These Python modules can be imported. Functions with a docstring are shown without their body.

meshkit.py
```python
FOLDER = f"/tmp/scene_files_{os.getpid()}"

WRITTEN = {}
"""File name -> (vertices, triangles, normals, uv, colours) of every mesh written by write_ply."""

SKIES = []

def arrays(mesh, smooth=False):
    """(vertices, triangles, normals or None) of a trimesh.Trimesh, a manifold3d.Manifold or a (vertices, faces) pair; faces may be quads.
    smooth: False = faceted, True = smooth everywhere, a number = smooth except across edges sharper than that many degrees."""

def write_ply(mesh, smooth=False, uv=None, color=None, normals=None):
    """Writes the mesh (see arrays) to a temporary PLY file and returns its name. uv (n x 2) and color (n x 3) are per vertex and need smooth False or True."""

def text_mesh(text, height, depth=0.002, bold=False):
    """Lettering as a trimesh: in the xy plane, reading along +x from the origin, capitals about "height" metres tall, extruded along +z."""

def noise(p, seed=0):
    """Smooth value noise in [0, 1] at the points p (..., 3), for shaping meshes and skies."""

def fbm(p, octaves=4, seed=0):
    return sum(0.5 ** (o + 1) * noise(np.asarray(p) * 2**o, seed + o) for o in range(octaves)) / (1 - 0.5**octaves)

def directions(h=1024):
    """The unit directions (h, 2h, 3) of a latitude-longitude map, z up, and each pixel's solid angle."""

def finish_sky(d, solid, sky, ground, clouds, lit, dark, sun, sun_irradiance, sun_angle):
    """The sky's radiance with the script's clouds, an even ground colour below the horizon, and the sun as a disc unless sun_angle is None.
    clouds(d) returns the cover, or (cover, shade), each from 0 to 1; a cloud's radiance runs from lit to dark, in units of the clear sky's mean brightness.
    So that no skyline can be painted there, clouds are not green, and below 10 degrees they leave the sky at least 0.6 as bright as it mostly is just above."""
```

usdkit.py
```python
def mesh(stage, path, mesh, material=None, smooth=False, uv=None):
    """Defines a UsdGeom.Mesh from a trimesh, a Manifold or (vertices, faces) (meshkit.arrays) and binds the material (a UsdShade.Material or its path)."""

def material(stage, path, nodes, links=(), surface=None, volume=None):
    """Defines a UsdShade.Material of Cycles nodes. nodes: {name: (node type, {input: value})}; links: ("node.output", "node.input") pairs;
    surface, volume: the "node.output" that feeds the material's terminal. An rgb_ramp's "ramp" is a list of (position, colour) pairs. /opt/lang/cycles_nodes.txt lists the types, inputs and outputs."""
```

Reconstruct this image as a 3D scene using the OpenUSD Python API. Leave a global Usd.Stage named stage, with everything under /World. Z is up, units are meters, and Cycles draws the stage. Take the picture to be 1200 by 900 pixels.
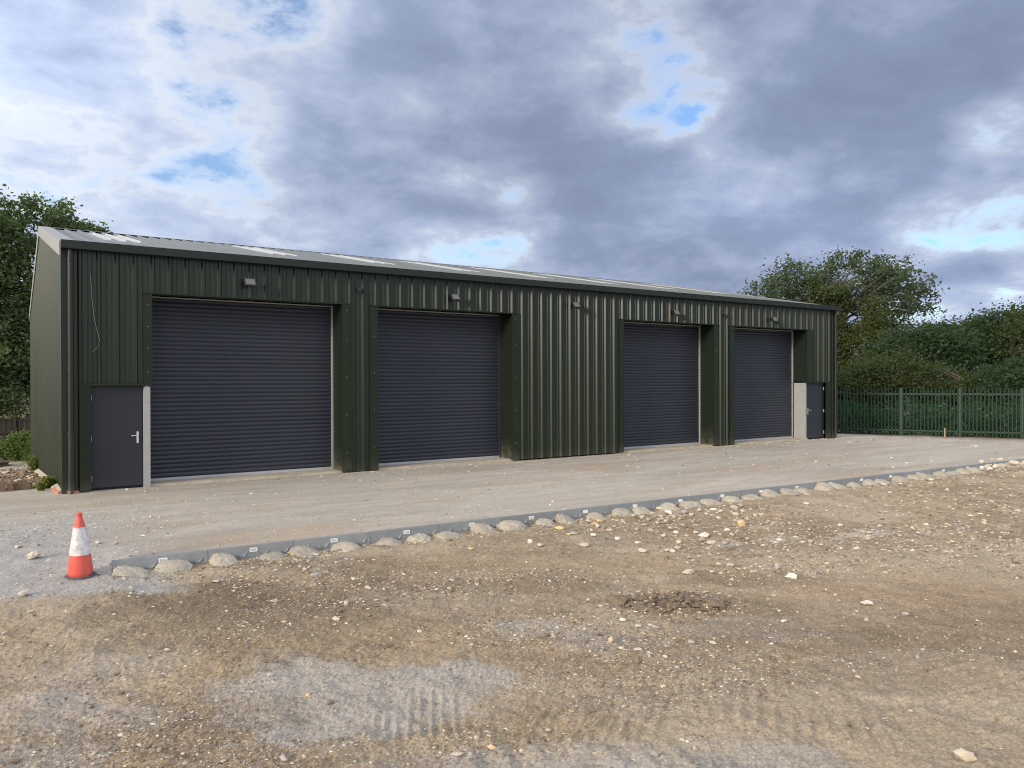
import math, random, sys
import numpy as np, trimesh
import usdkit, meshkit
from pxr import Usd, UsdGeom, UsdLux, UsdShade, Gf, Sdf, Vt

random.seed(7)
RNG = np.random.default_rng(7)
stage = Usd.Stage.CreateInMemory()
UsdGeom.SetStageUpAxis(stage, UsdGeom.Tokens.z)
UsdGeom.SetStageMetersPerUnit(stage, 1.0)
UsdGeom.Xform.Define(stage, '/World')
stage.SetDefaultPrim(stage.GetPrimAtPath('/World'))

# ------------------------------------------------------------------ camera
# x runs along the unit's front wall from its left corner, y into the building, z up
FOC, YAW, PIT, ROL = 900.0, .5867, -.0037, -.0028          # focal length in photo pixels (1200 wide)
EYE = np.array([-1.0223, -17.5, 2.193])
_r = np.array([math.cos(YAW), -math.sin(YAW), 0.0])
FWD = np.array([math.sin(YAW) * math.cos(PIT), math.cos(YAW) * math.cos(PIT), math.sin(PIT)])
_u = np.cross(_r, FWD)
RIGHT = _r * math.cos(ROL) + _u * math.sin(ROL)
UP = -_r * math.sin(ROL) + _u * math.cos(ROL)
EXPOSURE = 0.72
cam = UsdGeom.Camera.Define(stage, '/World/camera')
cam.AddTransformOp().Set(Gf.Matrix4d(*RIGHT, 0, *UP, 0, *(-FWD), 0, *EYE, 1))
cam.CreateHorizontalApertureAttr(36.0); cam.CreateVerticalApertureAttr(27.0)
cam.CreateFocalLengthAttr(36.0 * FOC / 1200); cam.CreateClippingRangeAttr(Gf.Vec2f(.1, 4000))
cam.CreateExposureAttr(EXPOSURE)


def ray(px, py): return FWD + RIGHT * (px - 600) / FOC + UP * (450 - py) / FOC
def at(px, py, z=0.0):
    """Where the line of sight through a photo pixel meets the level z."""
    d = ray(px, py); return EYE + d * (z - EYE[2]) / d[2]
def deep(px, py, Z): return EYE + ray(px, py) * Z


# ------------------------------------------------------------------ sky and sun
SUN = np.array([-.93, -.27, .29]); SUN /= np.linalg.norm(SUN)
SUN_INTENSITY, SUN_ANGLE, SKY_STRENGTH = .5, 12.0, .08
_a = np.cross([0, 0, 1.0], SUN); _a /= np.linalg.norm(_a); _b = np.cross(SUN, _a)
sun = UsdLux.DistantLight.Define(stage, '/World/sun')
sun.AddTransformOp().Set(Gf.Matrix4d(*_a, 0, *_b, 0, *SUN, 0, 0, 0, 30, 1))
sun.CreateIntensityAttr(SUN_INTENSITY); sun.CreateAngleAttr(SUN_ANGLE); sun.CreateNormalizeAttr(True)
sun.CreateColorAttr(Gf.Vec3f(1.0, .89, .74))


def sky_material():
    n = {'tc': ('texture_coordinate', {}),
         'sky': ('sky_texture', dict(sky_type='single_scattering', sun_disc=False, sun_elevation=math.asin(SUN[2]), sun_rotation=math.atan2(SUN[0], SUN[1]),
                                     aerosol_density=1.0, air_density=1.0, ozone_density=1.5)),
         'sx': ('separate_xyz', {}), 'za': ('math', dict(math_type='add', value2=.20)), 'zm': ('math', dict(math_type='maximum', value2=.07)),
         'inv': ('math', dict(math_type='divide', value1=1.0)), 'pl': ('vector_math', dict(math_type='scale')),
         'n1': ('noise_texture', dict(scale=2.3, detail=8.0, roughness=.52, distortion=.3)),
         'mp': ('mapping', dict(location=(7.3, 2.1, 4.4))),
         'n2': ('noise_texture', dict(scale=.8, detail=3.0, roughness=.5)),
         'mp3': ('mapping', dict(location=(3.3, 1.1, 2.4), scale=(1, 1, 1.9))),
         'n3': ('noise_texture', dict(scale=9.5, detail=12.0, roughness=.62, distortion=.15)), 'n3r': ('map_range', dict(from_min=.25, from_max=.75, to_min=-.20, to_max=.20)), 'n13': ('math', dict(math_type='add'))}
    L = [('tc.generated', 'sx.vector'), ('sx.z', 'za.value1'), ('za.value', 'zm.value1'), ('zm.value', 'inv.value2'), ('tc.generated', 'pl.vector1'), ('inv.value', 'pl.scale'),
         ('pl.vector', 'n1.vector'), ('pl.vector', 'mp.vector'), ('mp.vector', 'n2.vector'), ('tc.generated', 'mp3.vector'), ('mp3.vector', 'n3.vector'), ('n3.fac', 'n3r.value'), ('n1.fac', 'n13.value1'), ('n3r.result', 'n13.value2')]
    # thinner and thicker parts of the cloud deck: (photo pixel of the direction, angular radius, change of thickness)
    lobes = [((285, 5), .085, -.25), ((265, 182), .06, -.19), ((738, 55), .085, -.18), ((775, 110), .05, -.08), ((822, 190), .06, -.16), ((600, 190), .05, -.05),
             ((902, 226), .05, -.16), ((1185, 180), .05, -.16), ((540, 268), .07, -.12), ((610, 262), .05, -.10), ((1020, 282), .07, -.12),
             ((1140, 305), .08, -.11), ((1190, 340), .06, -.08), ((80, 110), .16, -.03), ((10, 180), .14, -.03), ((150, 200), .09, -.01), ((20, 60), .08, .03),
             ((480, 90), .22, .055), ((430, 200), .16, .05), ((930, 110), .24, .08), ((660, 170), .10, .08), ((1080, 190), .16, .10), ((700, 300), .12, .08), ((880, 290), .10, .09), ((400, 40), .1, .06), ((1150, 60), .2, .06)]
    n['nw'] = ('noise_texture', dict(scale=8.0, detail=3.0, roughness=.5))
    n['wc'] = ('vector_math', dict(math_type='subtract', vector2=(.5, .5, .5))); n['wsc'] = ('vector_math', dict(math_type='scale', scale=.13)); n['wadd'] = ('vector_math', dict(math_type='add')); n['wsum'] = ('vector_math', dict(math_type='normalize'))
    L += [('tc.generated', 'nw.vector'), ('nw.color', 'wc.vector1'), ('wc.vector', 'wsc.vector1'), ('wsc.vector', 'wadd.vector1'), ('tc.generated', 'wadd.vector2'), ('wadd.vector', 'wsum.vector1')]
    last = 'n13.value'
    for i, ((px, py), rad, amount) in enumerate(lobes):
        d = ray(px, py); d = d / np.linalg.norm(d)
        n[f'd{i}'] = ('vector_math', dict(math_type='dot_product', vector2=tuple(d)))
        n[f'm{i}'] = ('map_range', dict(range_type='smoothstep', from_min=math.cos(rad * 1.7), from_max=1.0, to_min=0.0, to_max=amount, clamp=True))
        n[f'a{i}'] = ('math', dict(math_type='add'))
        L += [('wsum.vector', f'd{i}.vector1'), (f'd{i}.value', f'm{i}.value'), (last, f'a{i}.value1'), (f'm{i}.result', f'a{i}.value2')]
        last = f'a{i}.value'
    # thickness -> opacity and brightness: thin cloud is white, thick cloud grey underneath
    n['op'] = ('rgb_ramp', dict(ramp=[(.0, (.10,) * 3), (.22, (.16,) * 3), (.32, (.5,) * 3), (.42, (.92,) * 3), (.48, (1,) * 3), (1, (1,) * 3)]))
    n['cc'] = ('rgb_ramp', dict(ramp=[(.0, (1.45, 1.45, 1.45)), (.30, (1.42, 1.43, 1.45)), (.385, (1.06, 1.09, 1.15)), (.43, (.80, .88, 1.04)), (.50, (.66, .765, .99)), (.60, (.56, .66, .90)), (.72, (.45, .545, .77)), (1, (.37, .45, .65))]))
    L += [(last, 'op.fac'), (last, 'cc.fac')]
    # broad brightening towards the sun behind the left-hand clouds, and slow variation of the deck
    n['ds'] = ('vector_math', dict(math_type='dot_product', vector2=tuple(SUN)))
    n['glow'] = ('map_range', dict(range_type='smoothstep', from_min=-.75, from_max=1.0, to_min=.80, to_max=2.5, clamp=True))
    n['var'] = ('map_range', dict(from_min=.3, from_max=.7, to_min=.82, to_max=1.16, clamp=True))
    n['mul'] = ('math', dict(math_type='multiply'))
    n['warm'] = ('rgb_ramp', dict(ramp=[(0, (.95, .98, 1.04)), (.45, (1, 1, 1)), (.8, (1.12, .98, .82)), (1, (1.25, .98, .72))]))
    n['ws'] = ('map_range', dict(from_min=-1, from_max=1, to_min=0, to_max=1, clamp=True))
    n['c1'] = ('mix', dict(mix_type='multiply', fac=1.0))
    n['c2'] = ('vector_math', dict(math_type='scale'))
    n['c3'] = ('vector_math', dict(math_type='scale', scale=CLOUD_LEVEL))
    n['skyb'] = ('mix', dict(mix_type='multiply', fac=1.0, color2=SKY_TINT))
    n['mix'] = ('mix', dict(mix_type='mix'))
    n['bg'] = ('background_shader', dict(strength=SKY_STRENGTH))
    L += [('tc.generated', 'ds.vector1'), ('ds.value', 'glow.value'), ('ds.value', 'ws.value'), ('ws.result', 'warm.fac'), ('n2.fac', 'var.value'), ('glow.result', 'mul.value1'), ('var.result', 'mul.value2'),
          ('cc.color', 'c1.color1'), ('warm.color', 'c1.color2'), ('c1.color', 'c2.vector1'), ('mul.value', 'c2.scale'), ('c2.vector', 'c3.vector1'),
          ('sky.color', 'skyb.color1'), ('op.color', 'mix.fac'), ('skyb.color', 'mix.color1'), ('c3.vector', 'mix.color2'), ('mix.color', 'bg.color')]
    return usdkit.material(stage, '/World/Looks/sky', n, L, surface='bg.background')


CLOUD_LEVEL, SKY_TINT = 6.4, (.70, 1.12, 1.55)
UsdGeom.Scope.Define(stage, '/World/Looks')
dome = UsdLux.DomeLight.Define(stage, '/World/sky')
dome.CreateIntensityAttr(1.0)
UsdShade.MaterialBindingAPI.Apply(dome.GetPrim()).Bind(sky_material())
dome.GetPrim().SetCustomDataByKey('kind', 'structure')

# ------------------------------------------------------------------ helpers
taken = {}
def numbered(parent, name):
    k = (parent, name); taken[k] = taken.get(k, -1) + 1
    return f'{parent}/{name}' + (f'_{taken[k]:03d}' if taken[k] else '')


def tag(prim, label=None, cat=None, group=None, kind=None):
    p = prim.GetPrim()
    for k, v in (('label', label), ('category', cat), ('group', group), ('kind', kind)):
        if v: p.SetCustomDataByKey(k, v)
    return p


def path_of(parent): return '/World' if parent is None else str(parent.GetPrim().GetPath())


def thing(name, label, cat, loc=(0, 0, 0), rz=0.0, group=None, tilt=None):
    x = UsdGeom.Xform.Define(stage, numbered('/World', name))
    x.AddTranslateOp().Set(Gf.Vec3d(*map(float, loc)))
    if rz: x.AddRotateZOp().Set(math.degrees(rz))
    if tilt: x.AddRotateXYZOp().Set(Gf.Vec3f(*tilt))
    tag(x, label, cat, group); return x


def obj(name, mesh, mat, parent=None, smooth=False, label=None):
    m = usdkit.mesh(stage, numbered(path_of(parent), name), mesh, mat, smooth=smooth)
    if label: tag(m, label)
    return m


def copy_of(src, loc, rz=0.0, label=None, group=None):
    was = src.GetPrim().GetCustomData()
    base = src.GetPrim().GetName()
    x = UsdGeom.Xform.Define(stage, numbered('/World', base))
    x.GetPrim().GetReferences().AddInternalReference(src.GetPrim().GetPath())
    x.GetPrim().SetInstanceable(True)
    x.ClearXformOpOrder()
    x.AddTranslateOp().Set(Gf.Vec3d(*map(float, loc)))
    x.AddRotateZOp().Set(math.degrees(rz))
    tag(x, label or was['label'], was['category'], group or was.get('group'))
    return x


class MB:
    def __init__(s): s.v, s.f, s.n = [], [], 0
    def add(s, v, f):
        v = np.asarray(v, float); f = np.asarray(f, int)
        if f.shape[1] == 4: f = np.vstack([f[:, [0, 1, 2]], f[:, [0, 2, 3]]])
        s.v.append(v); s.f.append(f + s.n); s.n += len(v); return s
    def box(s, a, b, bevel=0):
        a, b = np.minimum(a, b), np.maximum(a, b)
        if bevel:
            t = trimesh.convex.convex_hull(np.array([[x, y, z] for x0, x, in ((0, 0),) for x, y, z in _bev(a, b, bevel)]))
            return s.add(t.vertices, t.faces)
        v = [(x, y, z) for x in (a[0], b[0]) for y in (a[1], b[1]) for z in (a[2], b[2])]
        return s.add(v, [[0, 1, 3, 2], [4, 6, 7, 5], [0, 4, 5, 1], [2, 3, 7, 6], [0, 2, 6, 4], [1, 5, 7, 3]])
    def tube(s, pts, rad, sides=8, cap=True):
        p = np.asarray(pts, float); t = np.gradient(p, axis=0); t /= np.linalg.norm(t, axis=1, keepdims=True) + 1e-12
        ref = np.where(np.abs(t[:, 2:]) < .95, [0, 0, 1.0], [1.0, 0, 0])
        a = np.cross(t, ref); a /= np.linalg.norm(a, axis=1, keepdims=True) + 1e-12; b = np.cross(t, a)
        ang = np.arange(sides) * 2 * math.pi / sides
        rad = np.broadcast_to(rad, (len(p),))
        v = (p[:, None] + rad[:, None, None] * (np.cos(ang)[None, :, None] * a[:, None] + np.sin(ang)[None, :, None] * b[:, None])).reshape(-1, 3)
        i, j = np.meshgrid(np.arange(len(p) - 1), np.arange(sides), indexing='ij')
        q = np.stack([i * sides + j, i * sides + (j + 1) % sides, (i + 1) * sides + (j + 1) % sides, (i + 1) * sides + j], -1).reshape(-1, 4)
        s.add(v, q)
        if cap:
            k = len(p) - 1
            v2 = np.vstack([v[:sides], p[:1], v[k * sides:], p[k:]])
            f2 = [[sides, (i + 1) % sides, i] for i in range(sides)] + [[2 * sides + 1, sides + 1 + i, sides + 1 + (i + 1) % sides] for i in range(sides)]
            s.add(v2, f2)
        return s
    def prism(s, poly, axis, a, b):
        """A convex polygon given in the two other axes (in order), extruded along axis from a to b."""
        n = len(poly); o = [i for i in range(3) if i != axis]
        v = np.zeros((2 * n, 3)); v[:n, axis], v[n:, axis] = a, b
        for k in (0, 1): v[:n, o[k]] = v[n:, o[k]] = [p[k] for p in poly]
        f = [[0, i, i + 1] for i in range(1, n - 1)] + [[n, n + i + 1, n + i] for i in range(1, n - 1)]
        for i in range(n): j = (i + 1) % n; f += [[i, n + i, n + j], [i, n + j, j]]
        return s.add(v, f)
    def out(s): return np.vstack(s.v), np.vstack(s.f)


def _bev(a, b, r):
    c = (a + b) / 2; h = (b - a) / 2
    for sx in (-1, 1):
        for sy in (-1, 1):
            for sz in (-1, 1):
                sg = np.array([sx, sy, sz])
                for k in range(3):
                    o = h.copy()
                    for m in range(3):
                        if m != k: o[m] = max(h[m] - r, 0)
                    yield c + sg * o


def hit(px, py):
    """Where the line of sight through a photo pixel meets the modelled ground."""
    t = np.linspace(3, 60, 1500); d = ray(px, py); P = EYE + t[:, None] * d
    k = np.argmax(P[:, 2] < height(P[:, 0], P[:, 1])); return np.array([P[k, 0], P[k, 1], float(height(P[k, 0], P[k, 1]))])
def fb(p, o=4, seed=0): return meshkit.fbm(np.asarray(p, float), o, seed) - .5
def sst(a, b, x): t = np.clip((np.asarray(x, float) - a) / (b - a), 0, 1); return t * t * (3 - 2 * t)


# ------------------------------------------------------------------ materials
def mat(name, color, rough=.5, metal=0.0, noise=None, bump=None, spec=.5, var=None, dirt=None, extra=None):
    """noise: (scale, amount, second colour); bump: (scale, strength); var: spread of tone between objects; dirt: (height, colour) dust low on the thing."""
    n = {'p': ('principled_bsdf', dict(base_color=tuple(color), roughness=rough, metallic=metal, specular_ior_level=spec)), 'g': ('geometry', {})}
    L, src = [], None
    if noise:
        n['n'] = ('noise_texture', dict(scale=noise[0], detail=5.0, roughness=.6)); L.append(('g.position', 'n.vector'))
        n['nr'] = ('map_range', dict(from_min=.35, from_max=.68, to_min=0, to_max=noise[1], clamp=True)); L.append(('n.fac', 'nr.value'))
        n['nm'] = ('mix', dict(color1=tuple(color), color2=tuple(noise[2]))); L.append(('nr.result', 'nm.fac')); src = 'nm.color'
    if var:
        n['oi'] = ('object_info', {}); n['vr'] = ('map_range', dict(to_min=1 - var, to_max=1 + var)); L.append(('oi.random', 'vr.value'))
        n['vs'] = ('vector_math', dict(math_type='scale', vector1=tuple(color))); L.append(('vr.result', 'vs.scale'))
        if src: L.append((src, 'vs.vector1'))
        src = 'vs.vector'
    if dirt:
        n['gx'] = ('separate_xyz', {}); L.append(('g.position', 'gx.vector'))
        n['dn'] = ('noise_texture', dict(scale=5.0, detail=6.0, roughness=.7)); L.append(('g.position', 'dn.vector'))
        n['dz'] = ('map_range', dict(from_min=-.02, from_max=dirt[0], to_min=1.0, to_max=0.0, clamp=True)); L.append(('gx.z', 'dz.value'))
        n['dp'] = ('math', dict(math_type='power', value2=2.2)); L.append(('dz.result', 'dp.value1'))
        n['dm'] = ('math', dict(math_type='multiply')); L += [('dp.value', 'dm.value1')]
        n['dnr'] = ('map_range', dict(from_min=.3, from_max=.65, to_min=0, to_max=dirt[2], clamp=True)); L += [('dn.fac', 'dnr.value'), ('dnr.result', 'dm.value2')]
        n['dx'] = ('mix', dict(color1=tuple(color), color2=tuple(dirt[1]))); L.append(('dm.value', 'dx.fac'))
        if src: L.append((src, 'dx.color1'))
        src = 'dx.color'
    if src: L.append((src, 'p.base_color'))
    if bump:
        n['bn'] = ('noise_texture', dict(scale=bump[0], detail=6.0, roughness=.6)); L.append(('g.position', 'bn.vector'))
        n['b'] = ('bump', dict(strength=bump[1], distance=bump[2] if len(bump) > 2 else .01)); L += [('bn.fac', 'b.height'), ('b.normal', 'p.normal')]
    return usdkit.material(stage, f'/World/Looks/{name}', n, L, surface='p.BSDF')


DUST = (.30, .265, .21)
GREEN = mat('green_cladding', (.0080, .0142, .0056), .32, noise=(2.2, .35, (.011, .018, .0075)), spec=.38, var=.12, dirt=(.45, DUST, .16))
GREEN_W = mat('weathered_cladding', (.010, .020, .0075), .36, noise=(1.2, .5, (.008, .015, .006)), spec=.30, var=.22)
FLASH = mat('green_flashing', (.0075, .0132, .0055), .38, noise=(1.6, .3, (.011, .019, .008)), spec=.26, dirt=(.6, DUST, .22))
REVEAL = mat('green_reveal', (.0085, .0125, .0075), .45, noise=(3, .4, (.012, .016, .009)), spec=.28, dirt=(.8, DUST, .4))
SHUT = mat('anthracite_slat', (.0195, .0230, .0330), .42, noise=(3, .35, (.026, .030, .041)), spec=.34, var=.05, dirt=(.5, DUST, .12))
DOOR = mat('anthracite_door', (.0145, .0180, .0255), .42, noise=(2, .2, (.017, .021, .029)), spec=.36, dirt=(.4, DUST, .1))
GALV = mat('galvanised_steel', (.40, .42, .43), .45, .35, noise=(9, .5, (.30, .32, .33)))
POST = mat('grey_steel_post', (.30, .31, .30), .6, .1, noise=(6, .5, (.24, .25, .24)), dirt=(.5, DUST, .5))
ROOF = mat('grey_roof_sheet', (.085, .094, .092), .45, noise=(1.3, .5, (.115, .12, .116)), var=.06)
BARGE = mat('grey_barge', (.26, .26, .235), .5, noise=(3, .4, (.21, .21, .19)))
LIGHTR = mat('translucent_rooflight', (.34, .36, .36), .5, noise=(2, .5, (.25, .265, .265)))
GUT = mat('dark_gutter', (.013, .021, .020), .42, noise=(3, .3, (.018, .026, .025)), spec=.32)
PIPE = mat('dark_pipe', (.013, .014, .014), .42, noise=(5, .3, (.02, .02, .02)), spec=.32, dirt=(.4, DUST, .25))
BLACK = mat('black_void', (.012, .012, .013), .7)
CONC = mat('sill_concrete', (.42, .375, .29), .9, noise=(4, .9, (.30, .26, .20)), bump=(30, .4, .02))
HAUNCH = mat('haunch_concrete', (.40, .36, .285), .95, noise=(7, .8, (.29, .26, .205)), bump=(45, .8, .03), var=.1)
KERB = mat('kerb_grey', (.17, .185, .19), .6, noise=(7, .6, (.23, .24, .24)), bump=(30, .2, .01), var=.12)
TAGW = mat('white_tag', (.70, .70, .68), .6, noise=(70, .6, (.45, .45, .46)))
TAGW2 = mat('tag_print', (.28, .28, .29), .6)
ORANGE = mat('cone_orange', (.62, .058, .038), .55, noise=(11, .9, (.36, .11, .08)), bump=(40, .2, .01))
SLEEVE = mat('cone_sleeve', (.60, .60, .62), .5, noise=(16, .95, (.33, .32, .31)))
RUBBER = mat('cone_rubber', (.045, .05, .05), .8, noise=(20, .8, (.15, .15, .14)))
FENCE = mat('fence_green', (.004, .024, .012), .5, noise=(3, .3, (.006, .030, .015)), var=.12)
CHROME = mat('satin_steel', (.62, .62, .62), .3, .8)
WIRE = mat('pale_wire', (.17, .18, .18), .6)
LAMPB = mat('lamp_black', (.015, .016, .018), .4)
LAMPG = mat('lamp_lens', (.13, .122, .125), .3, noise=(40, .4, (.09, .085, .085)))
BARK = mat('bark', (.13, .11, .085), .9, noise=(6, .8, (.05, .042, .03)), bump=(18, .6, .03))
WOOD = mat('old_timber', (.17, .125, .085), .85, noise=(7, .8, (.10, .07, .05)), bump=(25, .4, .01), var=.15)
FWOOD = mat('fence_timber', (.038, .030, .022), .9, noise=(5, .8, (.022, .018, .014)), var=.2)
STAKE = mat('pale_stake', (.27, .215, .14), .85, noise=(9, .6, (.3, .23, .14)))
BRICK = mat('red_brick', (.42, .16, .09), .9, noise=(12, .7, (.50, .25, .16)), var=.15)
STONE = mat('pale_limestone', (.50, .445, .345), .9, noise=(16, .8, (.36, .31, .235)), bump=(40, .5, .02), var=.16)
STONE_Y = mat('yellow_limestone', (.52, .39, .20), .9, noise=(16, .8, (.46, .36, .24)), bump=(40, .5, .02))
STONE_W = mat('white_chalk', (.66, .62, .54), .9, noise=(16, .7, (.5, .46, .38)), bump=(40, .5, .02))
STONE_G = mat('grey_stone', (.30, .285, .26), .9, noise=(14, .7, (.38, .36, .32)), bump=(40, .5, .02))
STONE_B = mat('brown_clod', (.17, .125, .08), .95, noise=(20, .8, (.26, .2, .135)), bump=(50, .6, .02))


def leaf_mat(name, a, b, trans=.35):
    n = {'g': ('geometry', {}), 'r': ('rgb_ramp', dict(ramp=[(0, a), (.7, tuple((x + y) / 2 for x, y in zip(a, b))), (1, b)])),
         'p': ('principled_bsdf', dict(roughness=.55, specular_ior_level=.35)), 't': ('translucent_bsdf', {}), 'm': ('mix_closure', dict(fac=trans)),
         'ty': ('mix', dict(mix_type='multiply', fac=1.0, color2=(1.25, 1.35, .7)))}
    return usdkit.material(stage, f'/World/Looks/{name}', n, [('g.random_per_island', 'r.fac'), ('r.color', 'p.base_color'), ('r.color', 'ty.color1'), ('ty.color', 't.color'), ('p.BSDF', 'm.closure1'), ('t.BSDF', 'm.closure2')], surface='m.closure')


LEAF_L = leaf_mat('leaf_lime', (.092, .128, .050), (.215, .265, .12))
LEAF_R = leaf_mat('leaf_ash', (.058, .082, .040), (.135, .165, .090))
LEAF_D = leaf_mat('leaf_dark', (.030, .056, .020), (.080, .120, .046))
LEAF_O = leaf_mat('leaf_olive', (.042, .058, .018), (.100, .120, .044))
LEAF_I = leaf_mat('leaf_ivy', (.060, .078, .021), (.125, .14, .044))
LEAF_U = leaf_mat('leaf_undergrowth', (.025, .070, .025), (.070, .15, .05))
LEAF_Y = leaf_mat('leaf_grass', (.16, .19, .05), (.32, .34, .12))
LEAF_W = leaf_mat('leaf_weed', (.09, .13, .03), (.20, .25, .08))

# ------------------------------------------------------------------ ground
def kerb_y(x): return -7.07 - .032 * np.asarray(x, float)


def patch_mask(x, y, cx, cy, rx, ry, ang=0.0, rough=.5, seed=0, soft=.35):
    c, s = math.cos(ang), math.sin(ang)
    u, v = ((x - cx) * c + (y - cy) * s) / rx, (-(x - cx) * s + (y - cy) * c) / ry
    d = np.sqrt(u * u + v * v); out = np.zeros_like(d); k = d < 1 + soft + rough
    P = np.stack([x[k] * 1.8, y[k] * 1.8, np.full(int(k.sum()), seed * 3.7)], -1)
    out[k] = sst(1 + soft, 1 - soft, d[k] + rough * (1.5 * fb(P, 3, seed) + .9 * fb(P * 5.3, 4, seed + 3)))
    return out


VIEW = math.atan2(FWD[1], FWD[0])         # direction of view on plan


def tread(x, y, px0, py0, px1, py1, width, pitch, slant, amp):
    """Wheel tread: cross bars between two ground points."""
    A, B = at(px0, py0, -.13)[:2], at(px1, py1, -.13)[:2]
    d = B - A; Ln = np.linalg.norm(d); d /= Ln
    s = (x - A[0]) * d[0] + (y - A[1]) * d[1]; w = -(x - A[0]) * d[1] + (y - A[1]) * d[0]
    m = sst(-.1, .15, s) * sst(Ln + .1, Ln - .15, s) * sst(width / 2 + .08, width / 2 - .05, np.abs(w))
    P = np.stack([x * 3, y * 3, np.full_like(x, px0 * .01)], -1)
    if not (m > 0).any(): return m
    k = m > 0; m[k] = m[k] * sst(-.16, .06, fb(P[k], 3, int(px0)))
    k = .5 + .5 * np.sin(2 * math.pi * (s + slant * w) / pitch)
    return .95 * amp * m * (k ** 2 - .3)


TREADS = [(422, 834, 545, 829, .70, .080, .02, .024), (600, 830, 790, 842, .8, .10, -.2, .016), (790, 806, 1040, 850, .8, .115, .15, .020), (130, 905, 310, 790, .6, .10, .5, .032),
          (-60, 880, 120, 795, .8, .11, .6, .032), (540, 886, 930, 890, .40, .22, .3, .024), (1080, 765, 1260, 845, .8, .12, .2, .026)]


def height(x, y):
    x, y = np.asarray(x, float), np.asarray(y, float)
    P = np.stack([x, y, 0 * x], -1)
    side = sst(0, .03, y - (kerb_y(x) + .02))                      # 1 on the gravel apron
    # earth below the kerb
    e = -.135 + .11 * fb(P * .35, 3, 1) + .075 * fb(P * 1.3, 4, 2) + .042 * fb(P * 5.0, 4, 3) + .022 * fb(P * 15, 3, 4) + .022 * fb(P * 40, 2, 44)
    near = np.exp(-((y - kerb_y(x)) / 1.0) ** 2)
    e = e * (1 - .5 * near) - .5 * near * .115
    clod = patch_mask(x, y, *at(790, 706, -.1)[:2], .62, .40, VIEW, .5, 5)
    e = e + clod * (.02 + .10 * fb(P * 9, 3, 6))
    for t in TREADS: e = e + tread(x, y, *t)
    # gravel apron
    a = .012 * fb(P * .5, 3, 7) + .012 * fb(P * 2.5, 4, 8) + .006 * fb(P * 12, 3, 9)
    a = a + .012 * np.sin(2 * math.pi * (y + .25 * fb(P * .3, 2, 10)) / 1.9) * sst(-.1, .15, fb(P * .4, 2, 11)) * sst(-7, -6, y)
    left = sst(.35, -.35, x - .1)                                   # beside the kerb's end the gravel runs down to the earth
    slope = sst(-5.2, -7.7, y)
    a = a - left * slope * .13 + left * sst(-3, -6, y) * .05 * fb(P * 3.2, 4, 12)
    w = sst(-.7, .12, x)
    fade = side * w + sst(-8.15, -7.35, y + .35 * fb(P * 1.1, 3, 13)) * (1 - w)
    fade = np.where(x > .12, side, fade)
    z = e * (1 - fade) + a * fade
    # behind: falls away on the left of the unit and a little towards the palisade fence
    z = z - sst(25.6, 31.5, x) * .2 * sst(-9, -3, y)
    back = sst(.7, 1.6, y) * sst(.2, -.05, x)
    drop = -.03 - .062 * np.clip(y - 1.2, 0, 16)
    z = z * (1 - back) + back * (drop + .10 * fb(P * 1.2, 4, 14) + .09 * fb(P * 4.5, 4, 15) - .12 * patch_mask(x, y, -1.2, 3.2, .6, 1.2, 0, .3, 16))
    far = np.hypot(x - EYE[0], y - EYE[1])
    z = z - sst(34, 60, far) * .6
    return z


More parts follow.
